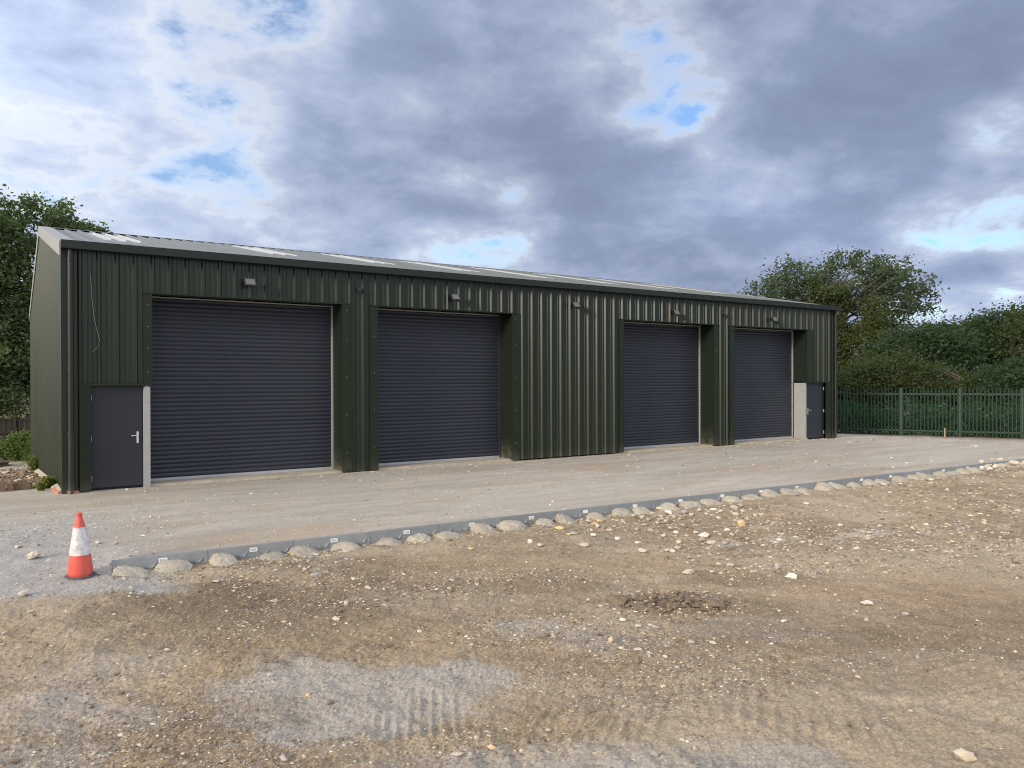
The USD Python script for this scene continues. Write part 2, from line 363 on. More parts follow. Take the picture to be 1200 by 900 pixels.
C_EARTH, C_LIGHT, C_DARK, C_OCHRE, C_GREY = (.358, .278, .184), (.48, .40, .29), (.205, .155, .098), (.40, .31, .185), (.425, .382, .325)
C_APRON, C_APRON2, C_GRAVEL, C_RUST = (.445, .402, .335), (.36, .33, .28), (.395, .38, .355), (.40, .29, .185)
PATCHES = [  # photo pixel, half width and half depth in metres, colour, strength
    ((420, 812), 1.05, .72, C_GREY, .95), ((330, 790), .55, .45, C_GREY, .7), ((150, 780), .55, .8, C_GREY, .5), ((60, 835), .9, .35, C_GREY, .55), ((30, 895), .5, .4, C_GREY, .6),
    ((760, 888), 1.25, .26, C_GREY, .95), ((900, 895), .5, .25, C_GREY, .7), ((615, 728), .4, .3, C_GREY, .6), ((700, 745), .4, .35, C_GREY, .55), ((870, 735), .8, .4, C_GREY, .3),
    ((300, 720), 1.6, .9, C_DARK, .65), ((230, 700), 1.0, .6, C_DARK, .6), ((430, 690), 1.6, .7, C_DARK, .45), ((420, 660), 2.0, .4, C_DARK, .45), ((790, 706), .8, .5, C_DARK, .65), ((880, 677), 1.0, .35, C_DARK, .5),
    ((830, 770), 1.1, .7, C_DARK, .35), ((600, 690), 1.1, .6, C_DARK, .35), ((1010, 715), 2.0, .7, C_DARK, .25), ((1130, 755), 1.2, .5, C_DARK, .35), ((980, 790), .7, .3, C_DARK, .35), ((260, 830), .6, .4, C_DARK, .35),
    ((430, 745), 1.1, .5, C_OCHRE, .4), ((200, 785), .55, .45, C_OCHRE, .45), ((165, 805), .3, .2, C_OCHRE, .45), ((660, 660), 2.2, .5, C_OCHRE, .22), ((700, 862), 1.3, .25, C_OCHRE, .3), ((130, 745), 1.3, .5, C_OCHRE, .18),
    ((1080, 690), 1.6, .6, C_RUST, .4), ((1000, 855), 1.6, .6, C_LIGHT, .45), ((1120, 790), 1.6, .6, C_LIGHT, .35), ((1100, 645), 2.4, 1.0, C_LIGHT, .3), ((540, 700), .9, .4, C_LIGHT, .35), ((700, 800), 1.2, .35, C_LIGHT, .35), ((60, 780), 1.0, .6, C_LIGHT, .35)]


def tint(x, y):
    P = np.stack([x, y, 0 * x], -1)
    e = np.array(C_EARTH) * (1 + .38 * fb(P * .45, 4, 21)[..., None] + .42 * fb(P * 3.2, 4, 22)[..., None] + .45 * fb(P * 13, 3, 23)[..., None])
    lt = sst(.02, .20, fb(P * .8 + 9, 4, 24))[..., None] * .45
    e = e * (1 - lt) + np.array(C_LIGHT) * lt
    dk = sst(.04, .22, fb(P * 1.1 + 31, 5, 25))[..., None] * .32
    e = e * (1 - dk) + np.array(C_DARK) * dk
    for i, ((px, py), rx, ry, col, k) in enumerate(PATCHES):
        c = at(px, py, -.13)[:2]
        m = (patch_mask(x, y, c[0], c[1], rx, ry, VIEW - math.pi / 2, 1.0, 40 + i, .22) * k)[..., None]
        e = e * (1 - m) + np.array(col) * (1 + .4 * fb(P * 6, 4, 60 + i)[..., None]) * m
    st = patch_mask(x, y, *at(1020, 625, -.13)[:2], 3.2, .25, -.35, .9, 91)[..., None] * .5 * sst(0, .1, fb(P * 5, 3, 92))[..., None]
    e = e * (1 - st) + np.array((.55, .5, .43)) * st
    a = np.array(C_APRON) * (1 + .30 * fb(P * np.array([.25, 1.1, 1]), 4, 26)[..., None] + .34 * fb(P * np.array([1.2, 5, 1]), 4, 27)[..., None] + .2 * fb(P * 11, 3, 28)[..., None])
    ru = sst(.06, .22, fb(P * np.array([.35, 1.6, 1]) + 5, 4, 29))[..., None] * .45
    a = a * (1 - ru) + np.array(C_RUST) * ru
    li = sst(.03, .2, fb(P * np.array([.3, 2.4, 1]) + 15, 4, 30))[..., None] * .45
    a = a * (1 - li) + np.array(C_APRON2) * li
    gl = (sst(1.6, -.6, x + .9 * fb(P * .8, 3, 31)) * sst(-2.5, -4.5, y))[..., None]
    a = a * (1 - gl) + np.array(C_GRAVEL) * (1 + .35 * fb(P * 9, 3, 32)[..., None]) * gl
    spill = sst(-8.05, -7.65, y + .5 * fb(P * 1.1, 3, 13) + .35 * fb(P * 7, 3, 35) + .9 * sst(-.1, .9, x))
    fade = np.where(y > kerb_y(x), 1.0, spill * sst(.9, .3, x))[..., None]
    c = e * (1 - fade) + a * fade
    back = (sst(.9, 1.5, y + .6 * fb(P * 2, 3, 33)) * sst(.3, 0, x))[..., None]
    br = np.array((.23, .145, .09)) * (1 + .9 * fb(P * 3.5, 4, 34)[..., None])
    pale = sst(8.5, 10, y)[..., None]
    br = br * (1 - pale) + np.array((.42, .37, .28)) * pale
    c = c * (1 - back) + br * back
    field = sst(35, 45, np.hypot(x - EYE[0], y - EYE[1]))[..., None]
    edge = (sst(29.5, 31, x + .35 * (y - 3)) * sst(-12, -4, y))[..., None]
    gr = np.array((.085, .085, .04))
    c = c * (1 - edge * .7) + np.array((.16, .12, .07)) * edge * .7
    c = c * (1 - field) + gr * field
    return np.clip(c, .02, .8)


def ground_mat(name, fine, speck):
    n = {'g': ('geometry', {}), 'a': ('attribute', dict(attribute='tint')), 'p': ('principled_bsdf', dict(roughness=.95, specular_ior_level=.2)),
         'n1': ('noise_texture', dict(scale=fine, detail=7.0, roughness=.75)), 'r1': ('map_range', dict(from_min=.3, from_max=.7, to_min=.50, to_max=1.50, clamp=True)),
         's1': ('vector_math', dict(math_type='scale')),
         'v': ('voronoi_texture', dict(scale=speck, randomness=1.0)), 'sc': ('separate_color', {}), 'gt': ('math', dict(math_type='greater_than', value2=.80)),
         'near': ('math', dict(math_type='less_than', value2=.34)), 'mm': ('math', dict(math_type='multiply')), 'ms': ('math', dict(math_type='multiply', value2=.75)),
         'tone': ('rgb_ramp', dict(ramp=[(0, (.62, .57, .48)), (.5, (.5, .43, .33)), (.8, (.40, .37, .34)), (1, (.2, .17, .14))])), 'mx': ('mix', {}),
         'n3': ('noise_texture', dict(scale=fine * 2.2, detail=5.0, roughness=.7)), 'ad': ('math', dict(math_type='multiply_add', value2=.5)),
         'b': ('bump', dict(strength=.9, distance=.03))}
    L = [('g.position', 'n1.vector'), ('g.position', 'v.vector'), ('g.position', 'n3.vector'), ('n1.fac', 'r1.value'), ('r1.result', 's1.scale'), ('a.color', 's1.vector1'),
         ('v.color', 'sc.color'), ('sc.r', 'gt.value1'), ('v.distance', 'near.value1'), ('gt.value', 'mm.value1'), ('near.value', 'mm.value2'), ('mm.value', 'ms.value1'),
         ('sc.g', 'tone.fac'), ('ms.value', 'mx.fac'), ('s1.vector', 'mx.color1'), ('tone.color', 'mx.color2'), ('mx.color', 'p.base_color'),
         ('n3.fac', 'ad.value1'), ('n1.fac', 'ad.value3'), ('ad.value', 'b.height'), ('b.normal', 'p.normal')]
    return usdkit.material(stage, f'/World/Looks/{name}', n, L, surface='p.BSDF')


EARTH_M = ground_mat('earth', 42.0, 44.0)
APRON_M = ground_mat('apron', 46.0, 46.0)


def ground_piece(name, v, f, c, m, kind='structure'):
    used, inv = np.unique(f, return_inverse=True)
    g = usdkit.mesh(stage, f'/World/{name}', (v[used], inv.reshape(f.shape)), m, smooth=True)
    UsdGeom.PrimvarsAPI(g).CreatePrimvar('tint', Sdf.ValueTypeNames.Color3fArray, 'vertex').Set(Vt.Vec3fArray.FromNumpy(c[used].astype(np.float32)))
    tag(g, kind=kind); return g


def grid_faces(nr, nc):
    i, j = np.meshgrid(np.arange(nr - 1), np.arange(nc - 1), indexing='ij')
    a = (i * nc + j).ravel()
    q = np.stack([a, a + nc, a + nc + 1, a + 1], -1)
    return np.vstack([q[:, [0, 2, 1]], q[:, [0, 3, 2]]])


HALF = math.radians(40)
r_rows = np.concatenate([np.geomspace(3.2, 32, 560), np.geomspace(32.6, 900, 46)])
th = np.linspace(VIEW + HALF, VIEW - HALF, 900)
RR, TT = np.meshgrid(r_rows, th, indexing='ij')
gx, gy = EYE[0] + RR * np.cos(TT), EYE[1] + RR * np.sin(TT)
gz = height(gx, gy)
gv = np.stack([gx, gy, gz], -1).reshape(-1, 3)
gf = grid_faces(*gx.shape)
gc = tint(gx, gy).reshape(-1, 3)
cen = gv[gf].mean(1)
is_apron = np.where(cen[:, 0] > -.1, cen[:, 1] > kerb_y(cen[:, 0]), cen[:, 1] > -7.75) & (np.hypot(cen[:, 0] - EYE[0], cen[:, 1] - EYE[1]) < 40)
mound = (cen[:, 1] > 1.2) & (cen[:, 0] < .15)
ground_piece('gravel_apron', gv, gf[is_apron & ~mound], gc, APRON_M)
ground_piece('bare_earth', gv, gf[~is_apron & ~mound], gc, EARTH_M)
ground_piece('rubble_slope', gv, gf[mound], gc, EARTH_M)
th2 = np.linspace(VIEW + HALF, VIEW + 2 * math.pi - HALF, 160)
r2 = np.concatenate([np.geomspace(.05, 32, 50), np.geomspace(34, 900, 16)])
RR, TT = np.meshgrid(r2, th2, indexing='ij')
sx_, sy_ = EYE[0] + RR * np.cos(TT), EYE[1] + RR * np.sin(TT)
sv = np.stack([sx_, sy_, height(sx_, sy_)], -1).reshape(-1, 3)
ground_piece('earth_around', sv, grid_faces(*sx_.shape)[:, ::-1], tint(sx_, sy_).reshape(-1, 3), EARTH_M)

# ------------------------------------------------------------------ the industrial unit
LEN, HEAD, EAVE, HALFW, RISE = 25.29, 4.06, 4.94, 9.7, 1.92
OPEN = [(1.60, 5.74), (6.66, 10.61), (14.66, 18.63), (19.63, 23.60)]
REC = .60
SLOPE = math.atan2(RISE, HALFW)
def roof_z(y): return EAVE + RISE * (1 - np.abs(np.asarray(y, float) - HALFW) / HALFW)

RIB = [(0.0, 0.0), (.078, 0.0), (.084, .009), (.094, .009), (.100, 0.0), (.158, 0.0), (.164, .009), (.174, .009), (.180, 0.0), (.238, 0.0), (.268, .046), (.304, .046), (.331, 0.0)]
PITCH = 1 / 3


def profile(a, b, off=0.0):
    """Points (s, height) of the box-rib sheet between a and b."""
    k0, k1 = int(math.floor((a - off) / PITCH)) - 1, int(math.ceil((b - off) / PITCH)) + 1
    P = np.array([(off + k * PITCH + s, h) for k in range(k0, k1) for s, h in RIB])
    s = np.concatenate([[a], P[(P[:, 0] > a + 1e-4) & (P[:, 0] < b - 1e-4), 0], [b]])
    return s, np.interp(s, P[:, 0], P[:, 1])


def sheet(a, b, lo, hi, origin, es, eh, el, back=-.03, off=0.0):
    """A profiled sheet: width along es from a to b, ribs towards eh, length along el from lo to hi (arrays or numbers)."""
    s, h = profile(a, b, off); n = len(s)
    o, es, eh, el = (np.asarray(q, float) for q in (origin, es, eh, el))
    lo, hi = (np.broadcast_to(q(s) if callable(q) else q, (n,)) for q in (lo, hi))
    pt = lambda hh, l: o + s[:, None] * es + np.broadcast_to(hh, (n,))[:, None] * eh + l[:, None] * el
    v = np.vstack([pt(h, lo), pt(h, hi), pt(back, lo), pt(back, hi)])
    f = []
    for i in range(n - 1):
        f += [[i, i + 1, n + i + 1, n + i], [i, 2 * n + i, 2 * n + i + 1, i + 1], [n + i, n + i + 1, 3 * n + i + 1, 3 * n + i], [2 * n + i, 3 * n + i, 3 * n + i + 1, 2 * n + i + 1]]
    f += [[0, n, 3 * n, 2 * n], [n - 1, 3 * n - 1, 4 * n - 1, 2 * n - 1]]
    f = np.array(f); return v, np.vstack([f[:, [0, 1, 2]], f[:, [0, 2, 3]]])


U = thing('industrial_unit', 'long dark green profiled metal industrial unit with four anthracite roller shutters', 'industrial unit')
X, Y, Z = np.eye(3)
TOP = EAVE - .02
SEG = [(.14, .285, .03, TOP), (.285, 1.43, 2.17, TOP), (1.43, 5.95, HEAD, TOP), (5.95, 6.45, .03, TOP), (6.45, 10.83, HEAD, TOP), (10.83, 14.47, .04, TOP),
       (14.47, 18.84, HEAD, TOP), (18.84, 19.39, .03, TOP), (19.39, 23.96, HEAD, TOP), (23.96, 25.02, 2.15, TOP), (25.02, 25.17, .03, TOP)]
for a, b, z0, z1 in SEG:
    cuts = [a] + [c for c in range(1, 26) if a + .05 < c < b - .05] + [b]
    for p, q in zip(cuts[:-1], cuts[1:]):
        obj('cladding_panel', sheet(p + .0015, q - .0015, z0, z1, (0, 0, 0), X, -Y, Z), GREEN, U)
# flat flashings round the openings: faces beside each shutter, returns into the recess, soffit above
faces = [(1.43, 1.60, 2.17, HEAD), (5.74, 5.95, .03, HEAD), (6.45, 6.66, .02, HEAD), (10.61, 10.83, .03, HEAD), (14.47, 14.66, .04, HEAD), (18.63, 18.84, .03, HEAD), (19.39, 19.63, .03, HEAD), (23.60, 23.96, 2.15, HEAD)]
for a, b, z0, z1 in faces:
    obj('jamb_flashing', MB().box((a, -.030, z0), (b, .03, z1 - .003)).out(), FLASH, U)
for a, b, z0, z1 in [(.285, .475, .02, 2.165), (24.78, 25.02, .02, 2.145)]:
    obj('jamb_flashing', MB().box((a, -.028, z0), (b, .03, z1)).out(), FLASH, U)
for i, (a, b) in enumerate(OPEN):
    zl = 2.17 if i == 0 else .03
    zr = 2.15 if i == 3 else .03
    obj('reveal_flashing', MB().box((a - .02, .031, zl), (a, REC, HEAD)).out(), REVEAL, U)
    obj('reveal_flashing', MB().box((b, .031, zr), (b + .02, REC + .03, HEAD)).out(), REVEAL, U)
    obj('head_flashing', MB().box((a - .02, .004, HEAD + .002), (b + .02, REC + .1, HEAD + .02)).out(), REVEAL, U)
    obj('head_trim', MB().box((a - .17, -.043, HEAD - .028), (b + .21, .002, HEAD - .001)).out(), FLASH, U)
for a, b, z in [(.285, 1.60, 2.15), (23.6, 25.02, 2.13)]:
    obj('head_trim', MB().box((a, -.041, z - .03), (b, .1, z + .018)).out(), FLASH, U)
# grey steel posts between the side doors and the shutters
for a, b, c in [(1.435, 1.555, -.02), (23.605, 23.68, .06)]:
    obj('steel_post', MB().box((a, c, -.06), (b, REC - .06, 2.098)).out(), POST, U)
# concrete sill and floor under the shutters
for a, b in OPEN:
    m = MB().box((a - .15, .05, -.3), (b + .15, REC + .25, .058))
    obj('concrete_sill', m.out(), CONC, U)
for a, b in [(5.74, 6.66), (18.63, 19.63)]:
    obj('pier_footing', MB().box((a - .03, -.07, -.3), (b + .03, .6, .012)).out(), CONC, U)
obj('floor_slab', MB().box((.05, .9, -.3), (LEN - .05, 2 * HALFW - .1, .045)).out(), CONC, U)
# inner back of the recess above and beside the shutters
bw = MB()
for a, b in zip([0.02] + [o[1] for o in OPEN], [o[0] for o in OPEN] + [LEN - .02]): bw.box((a + .02, REC + .06, -.3), (b - .02, REC + .12, EAVE - .1))
bw.box((.02, REC + .06, HEAD + .03), (LEN - .02, REC + .12, EAVE - .1))
obj('lining', bw.out(), BLACK, U)

NSL = 41
for i, (a, b) in enumerate(OPEN):
    S = UsdGeom.Xform.Define(stage, numbered(path_of(U), 'roller_shutter'))
    zb, zt = .115, HEAD - .02
    hs = (zt - zb) / NSL
    x0, x1 = a + .005, b - .045
    for k in range(NSL):
        z = zb + k * hs
        m = MB().prism([(REC + .03, z + .004), (REC + .012, z + .010), (REC - .002, z + hs * .35), (REC - .002, z + hs * .62), (REC + .010, z + hs * .93), (REC + .03, z + hs - .002)], 0, x0, x1)
        m.box((x0, REC + .02, z - .003), (x1, REC + .03, z + .005))
        obj('slat', m.out(), SHUT, S, smooth=35)
    obj('bottom_rail', MB().box((x0, REC - .016, .060), (x1, REC + .03, .112)).out(), GALV, S)
    if i == 2: pass
    obj('guide_rail', MB().box((b - .043, REC - .035, .06), (b - .004, REC + .05, HEAD - .005)).out(), POST if i != 1 else SHUT, S)
    obj('guide_rail', MB().box((a - .06, REC - .02, .06), (a + .003, REC + .055, HEAD - .005)).out(), GALV, S)
    obj('head_rail', MB().box((x0, REC - .03, HEAD - .045), (x1, REC - .015, HEAD - .02)).out(), GALV, S)


for a, zs in [(1.515, (2.4, 2.9, 3.35, 3.8)), (5.85, (.5, 1.4, 2.3, 3.2, 3.9)), (6.55, (.6, 1.5, 2.4, 3.3)), (10.72, (.5, 1.4, 2.3, 3.2, 3.9)), (14.56, (.6, 1.5, 2.4, 3.3)), (18.74, (.5, 1.4, 2.3, 3.2)), (23.8, (2.4, 2.9, 3.4, 3.8))]:
    for z in zs: obj('rivet', MB().box((a - .008, -.036, z - .008), (a + .008, -.0305, z + .008)).out(), POST, U)


def side_door(a, b, hinge_right):
    D = UsdGeom.Xform.Define(stage, numbered(path_of(U), 'side_door'))
    y = .10
    obj('door_leaf', MB().box((a + .012, y, .055), (b - .012, y + .05, 2.105)).out(), DOOR, D)
    fr = MB().box((a - .03, y + .012, .0), (a + .008, y + .1, 2.14)).box((b - .008, y + .012, .0), (b + .03, y + .1, 2.14)).box((a, y + .012, 2.11), (b, y + .1, 2.14))
    obj('door_frame', fr.out(), DOOR, D)
    obj('threshold', MB().box((a, y + .06, -.2), (b, y + .3, .05)).out(), BLACK, D)
    hx = a + .10 if hinge_right else b - .10
    s = 1 if hinge_right else -1
    h = MB().box((hx - .02, y - .012, .93), (hx + .02, y - .001, 1.17))
    obj('handle_plate', h.out(), CHROME, D)
    obj('handle_lever', MB().tube([(hx, y - .01, 1.09), (hx, y - .055, 1.09), (hx + s * .02, y - .06, 1.09), (hx + s * .13, y - .058, 1.088)], .010).out(), CHROME, D, smooth=40)
    hxx = b - .008 if hinge_right else a + .008
    for z in (.25, 1.05, 1.88):
        obj('hinge', MB().tube([(hxx, y - .010, z - .055), (hxx, y - .010, z + .055)], .011).out(), GALV, D, smooth=40)
side_door(.475, 1.43, False)
side_door(23.705, 24.78, True)

# gables, rear wall
for x, eh, lo in ((0.0, -X, -1.5), (LEN, X, -.5)):
    for k in range(20):
        a, b = max(k, .10) + .004, min(k + 1, 2 * HALFW) - .004
        obj('gable_panel', sheet(a, b, lo, lambda s: roof_z(s) - .03, (x, 0, 0), Y, eh, Z), GREEN_W, U)
obj('rear_cladding', sheet(0.0, LEN, -1.5, EAVE - .03, (0, 2 * HALFW, 0), X, Y, Z), GREEN, U)
obj('corner_flashing', MB().box((-.045, -.044, -.25), (.14, -.004, TOP - .1)).box((-.045, -.004, -.25), (-.008, .16, TOP - .02)).out(), FLASH, U)
obj('corner_flashing', MB().box((LEN - .12, -.044, -.1), (LEN + .045, -.004, TOP - .1)).box((LEN + .008, -.004, -.1), (LEN + .045, .16, TOP - .02)).out(), FLASH, U)
cs = MB()
ys = np.linspace(.02, 15, 24)
for p, q in zip(ys[:-1], ys[1:]):
    zz = lambda t: -.02 - .062 * max(t - 1.0, 0)
    v = [(x, y, z) for y in (p, q) for x, z in ((-.05, zz(y) + .10), (-.16, zz(y) + .04), (-.24, zz(y) - .4), (-.05, zz(y) - .4))]
    cs.add(v, [[0, 1, 5, 4], [1, 2, 6, 5], [2, 3, 7, 6], [3, 0, 4, 7]])
cs.add([(-.05, .02, .08), (-.16, .02, .02), (-.24, .02, -.4), (-.05, .02, -.4)], [[0, 1, 2, 3]])
obj('concrete_plinth', cs.out(), CONC, U)

# roof
es, el = X, np.array([0, math.cos(SLOPE), math.sin(SLOPE)]); eh = np.array([0, -math.sin(SLOPE), math.cos(SLOPE)])
el2, eh2 = np.array([0, -math.cos(SLOPE), math.sin(SLOPE)]), np.array([0, math.sin(SLOPE), math.cos(SLOPE)])
RL = HALFW / math.cos(SLOPE)
for k in range(26):
    a, b = max(k, -.02) + .002, min(k + 1, LEN + .02) - .002
    if b - a < .05: continue
    org = (0, 0, EAVE)
    if k in (1, 5, 8, 11, 14, 17, 20, 23):
        obj('roof_sheet', sheet(a, b, -.12, .40 * RL, org, es, eh, el, back=-.02), ROOF, U)
        obj('rooflight', sheet(a, b, .40 * RL + .004, .87 * RL - .004, org, es, eh, el, back=-.02), LIGHTR, U)
        obj('roof_sheet', sheet(a, b, .87 * RL, RL - .01, org, es, eh, el, back=-.02), ROOF, U)
    else:
        obj('roof_sheet', sheet(a, b, -.12, RL - .01, org, es, eh, el, back=-.02), ROOF, U)
obj('rear_roof', sheet(-.02, LEN + .02, -.12, RL - .01, (0, 2 * HALFW, EAVE), es, eh2, el2, back=-.02), ROOF, U)
rc = MB()
zr = EAVE + RISE + .043
rc.prism([(HALFW - .26, zr - .26 * math.tan(SLOPE)), (HALFW - .26, zr - .26 * math.tan(SLOPE) + .006), (HALFW, zr + .01), (HALFW + .26, zr - .26 * math.tan(SLOPE) + .006), (HALFW + .26, zr - .26 * math.tan(SLOPE)), (HALFW, zr + .003)], 0, -.06, LEN + .06)
obj('ridge_cap', rc.out(), ROOF, U)
obj('gutter', MB().prism([(-.22, EAVE - .12), (-.245, EAVE + .035), (-.22, EAVE + .035), (-.20, EAVE - .02), (-.002, EAVE - .02), (-.002, EAVE - .12)], 0, -.05, LEN + .05).out(), GUT, U)
obj('rear_gutter', MB().box((-.05, 2 * HALFW + .05, EAVE - .11), (LEN + .05, 2 * HALFW + .2, EAVE + .03)).out(), GUT, U)
for x, s in ((0, -1), (LEN, 1)):
    for lab, e_l, y0 in (('f', el, 0.0), ('r', el2, 2 * HALFW)):
        n = 4
        for k in range(n):
            l0, l1 = -.13 + (RL + .13) * k / n + .002, -.13 + (RL + .13) * (k + 1) / n - .002
            o = np.array([x, y0, EAVE]); m = MB()
            P = lambda dx, l, dz: o + np.array([s * dx, 0, 0]) + e_l * l + np.array([0, 0, dz])
            sec = [(.075, .055), (.075, -.24), (.050, -.24), (.050, .03), (-.22, .03), (-.22, .055)]
            for (p0, q0), (p1, q1) in zip(sec, sec[1:] + sec[:1]):
                m.add([P(p0, l0, q0), P(p1, l0, q1), P(p1, l1, q1), P(p0, l1, q0)], [[0, 1, 2, 3]])
            m.add([P(*c[:1], l0, c[1]) for c in sec], [[0, 1, 2, 3], [0, 3, 4, 5]]); m.add([P(*c[:1], l1, c[1]) for c in sec], [[0, 1, 2, 3], [0, 3, 4, 5]])
            obj('barge_board', m.out(), BARGE, U)
for x in (.115, LEN - .06):
    dp = obj('downpipe', MB().tube([(x, -.10, EAVE - .10), (x, -.10, 1.2 if x < 1 else .05)], .052 if x < 1 else .045, 12).out(), PIPE, U, smooth=40)
    if x < 1:
        obj('pipe_shoe', MB().tube([(x, -.10, 1.2), (x, -.10, -.02)], .060, 12).out(), PIPE, U, smooth=40)
    for z in ((4.62, 2.45, 1.18) if x < 1 else (4.5, 2.4)):
        obj('pipe_collar', MB().tube([(x, -.10, z - .03), (x, -.10, z + .03)], .068 if z < 2 else .058, 12).out(), PIPE, U, smooth=40)
    if x < 1:
        for z in (3.6, 2.0): obj('pipe_bracket', MB().box((x - .075, -.10, z - .015), (x + .075, -.03, z + .015)).out(), PIPE, U)

# ------------------------------------------------------------------ flood lights and small wall fixings
def flood(x, z, s, label):
    t = thing('flood_light', label, 'flood light', (x, -.04, z), 0, None)
    br = MB().box((-.03 * s, -.02, -.03), (.03 * s, .01, .09)).tube([(0, 0, .05), (0, -.10, .05)], .014)
    obj('bracket', br.out(), LAMPB, t)
    c, sn = math.cos(math.radians(32)), math.sin(math.radians(32))
    R = np.array([[1, 0, 0], [0, c, sn], [0, -sn, c]])
    def rot(mb):
        v, f = mb.out(); return v @ R.T + np.array([0, -.13, .01]), f
    obj('housing', rot(MB().box((-.125 * s, -.028, -.10 * s), (.125 * s, .028, .10 * s))), LAMPB, t)
    fins = MB()
    for k in range(7): xx = -.09 * s + k * .03 * s; fins.box((xx - .004, .026, -.085 * s), (xx + .004, .05, .085 * s))
    obj('heat_sink', rot(fins), LAMPB, t)
    obj('lens', rot(MB().box((-.10 * s, -.031, -.075 * s), (.10 * s, -.0285, .075 * s))), LAMPG, t)
    return t
flood(3.56, 4.38, 1.0, 'black flood light above the leftmost and largest-looking shutter')
flood(8.75, 4.35, .95, 'black flood light above the second shutter from the left')
flood(12.72, 4.36, .95, 'black flood light on the ribbed wall between the middle two shutters')
flood(16.74, 4.33, .95, 'black flood light above the third shutter from the left')
flood(21.56, 4.32, .95, 'black flood light above the shutter nearest the fence')
def wall_box(x, z, label):
    t = thing('cable_box', label, 'cable box', (x, -.04, z))
    obj('box_body', MB().box((-.05, -.05, -.04), (.05, 0, .05)).out(), LAMPB, t)
    obj('cable_tail', MB().tube([(.05, -.02, 0), (.16, -.03, -.015), (.2, -.01, -.06)], .008, 5).out(), LAMPB, t)
    obj('cable_tail', MB().tube([(-.05, -.02, -.02), (-.14, -.03, -.07), (-.2, -.01, -.12)], .010, 5).out(), LAMPB, t)
wall_box(6.16, 4.40, 'small black cable box on the wall between the two left shutters')
wall_box(19.17, 4.36, 'small black cable box on the wall between the two right shutters')
w = obj('loose_wire', MB().tube([(.47, -.05, 4.35), (.49, -.06, 3.9), (.53, -.07, 3.45), (.62, -.075, 3.05), (.60, -.07, 2.92), (.50, -.065, 2.80)], .0032, 5).out(), WIRE)
tag(w, 'thin pale wire hanging loose on the ribbed wall above the left door', 'wire')

# ------------------------------------------------------------------ kerb with concrete haunching
K = thing('edging_kerb', 'grey edging kerb running along the front of the gravel apron', 'kerb')
KU = 1.10
KD = np.array([1, -.032, 0]) / math.hypot(1, .032); KN = np.array([-.032 / 1, -1, 0]); KN = np.array([KD[1], -KD[0], 0])
def kp(s, w, z): return np.array([.08, float(kerb_y(.08)), 0]) + KD * s + KN * w + np.array([0, 0, z])
def kbox(m, s0, s1, prof):
    n = len(prof); v = [kp(s, w, z) for s in (s0, s1) for w, z in prof]
    f = [[0, i, i + 1] for i in range(1, n - 1)] + [[n, n + i + 1, n + i] for i in range(1, n - 1)]
    for i in range(n): j = (i + 1) % n; f += [[i, n + i, n + j], [i, n + j, j]]
    m.add(v, f)
NU = 27
for k in range(NU):
    s0, s1 = k * KU + .003, (k + 1) * KU - .003
    m = MB()
    kbox(m, s0, s1, [(-.06, -.2), (-.06, .022), (-.052, .028), (-.005, .028), (.0, .022), (.018, -.105), (.018, -.2)])
    unit = obj('kerb_unit', m.out(), KERB, K)
    rb = MB()
    for j in range(8):
        c = s0 + (j + .5) * KU / 8; sl = .035 * (1 if j % 2 else -1)
        v = [kp(c - .035 - sl, .010, -.10), kp(c + .035 - sl, .010, -.10), kp(c - sl, .036, -.10), kp(c + sl, .004, -.015)]
        rb.add(v, [[0, 2, 3], [1, 3, 2], [0, 1, 2], [0, 3, 1]])
    obj('gusset', rb.out(), KERB, unit)
    cm = (s0 + s1) / 2 + .02
    tg = MB(); v = [kp(cm + dx, .004 + dw, z) for dx in (-.05, .05) for dw, z in ((.012, -.055), (.006, -.002), (.002, -.002), (.008, -.055))]
    tg.add(v, [[0, 1, 2, 3], [4, 7, 6, 5], [0, 4, 5, 1], [1, 5, 6, 2], [2, 6, 7, 3], [3, 7, 4, 0]])
    tagm = obj('white_tag', tg.out(), TAGW, unit)
    if k < 6:
        bar = MB()
        for q in range(4):
            v = [kp(cm - .036 + q * .019 + dx, .0165 - .006 * ((z + .045) / .043), z) for dx, z in ((0, -.042), (.011, -.042), (.011, -.016), (0, -.016))]
            bar.add(v, [[0, 1, 2, 3]])
        obj('tag_mark', bar.out(), TAGW2, tagm)


def rock(r, seed, sub=2, rough=.28, flat=.75, squash=None):
    """A broken stone: the hull of scattered points, its faces cut again and roughened."""
    rg = np.random.default_rng(seed)
    p = rg.normal(size=(11 + 5 * sub, 3)); p /= np.linalg.norm(p, axis=1, keepdims=True); p *= rg.uniform(.75, 1.0, len(p))[:, None]
    h = trimesh.convex.convex_hull(p); v, f = np.array(h.vertices), np.array(h.faces)
    if sub >= 2:
        v, f = trimesh.remesh.subdivide(v, f)
        if sub >= 3: v, f = trimesh.remesh.subdivide(v, f)
        v = v * (1 + rough * (meshkit.fbm(v * 2.2 + seed * 3.1, 3, seed)[:, None] - .5) * 1.3)
    sq = squash if squash is not None else np.array([rg.uniform(.9, 1.3), rg.uniform(.7, 1.0), flat * rg.uniform(.75, 1.1)])
    return v * sq * r, f


def turned(vf, a):
    c, s = math.cos(a), math.sin(a); v, f = vf; return v @ np.array([[c, -s, 0], [s, c, 0], [0, 0, 1]]).T, f


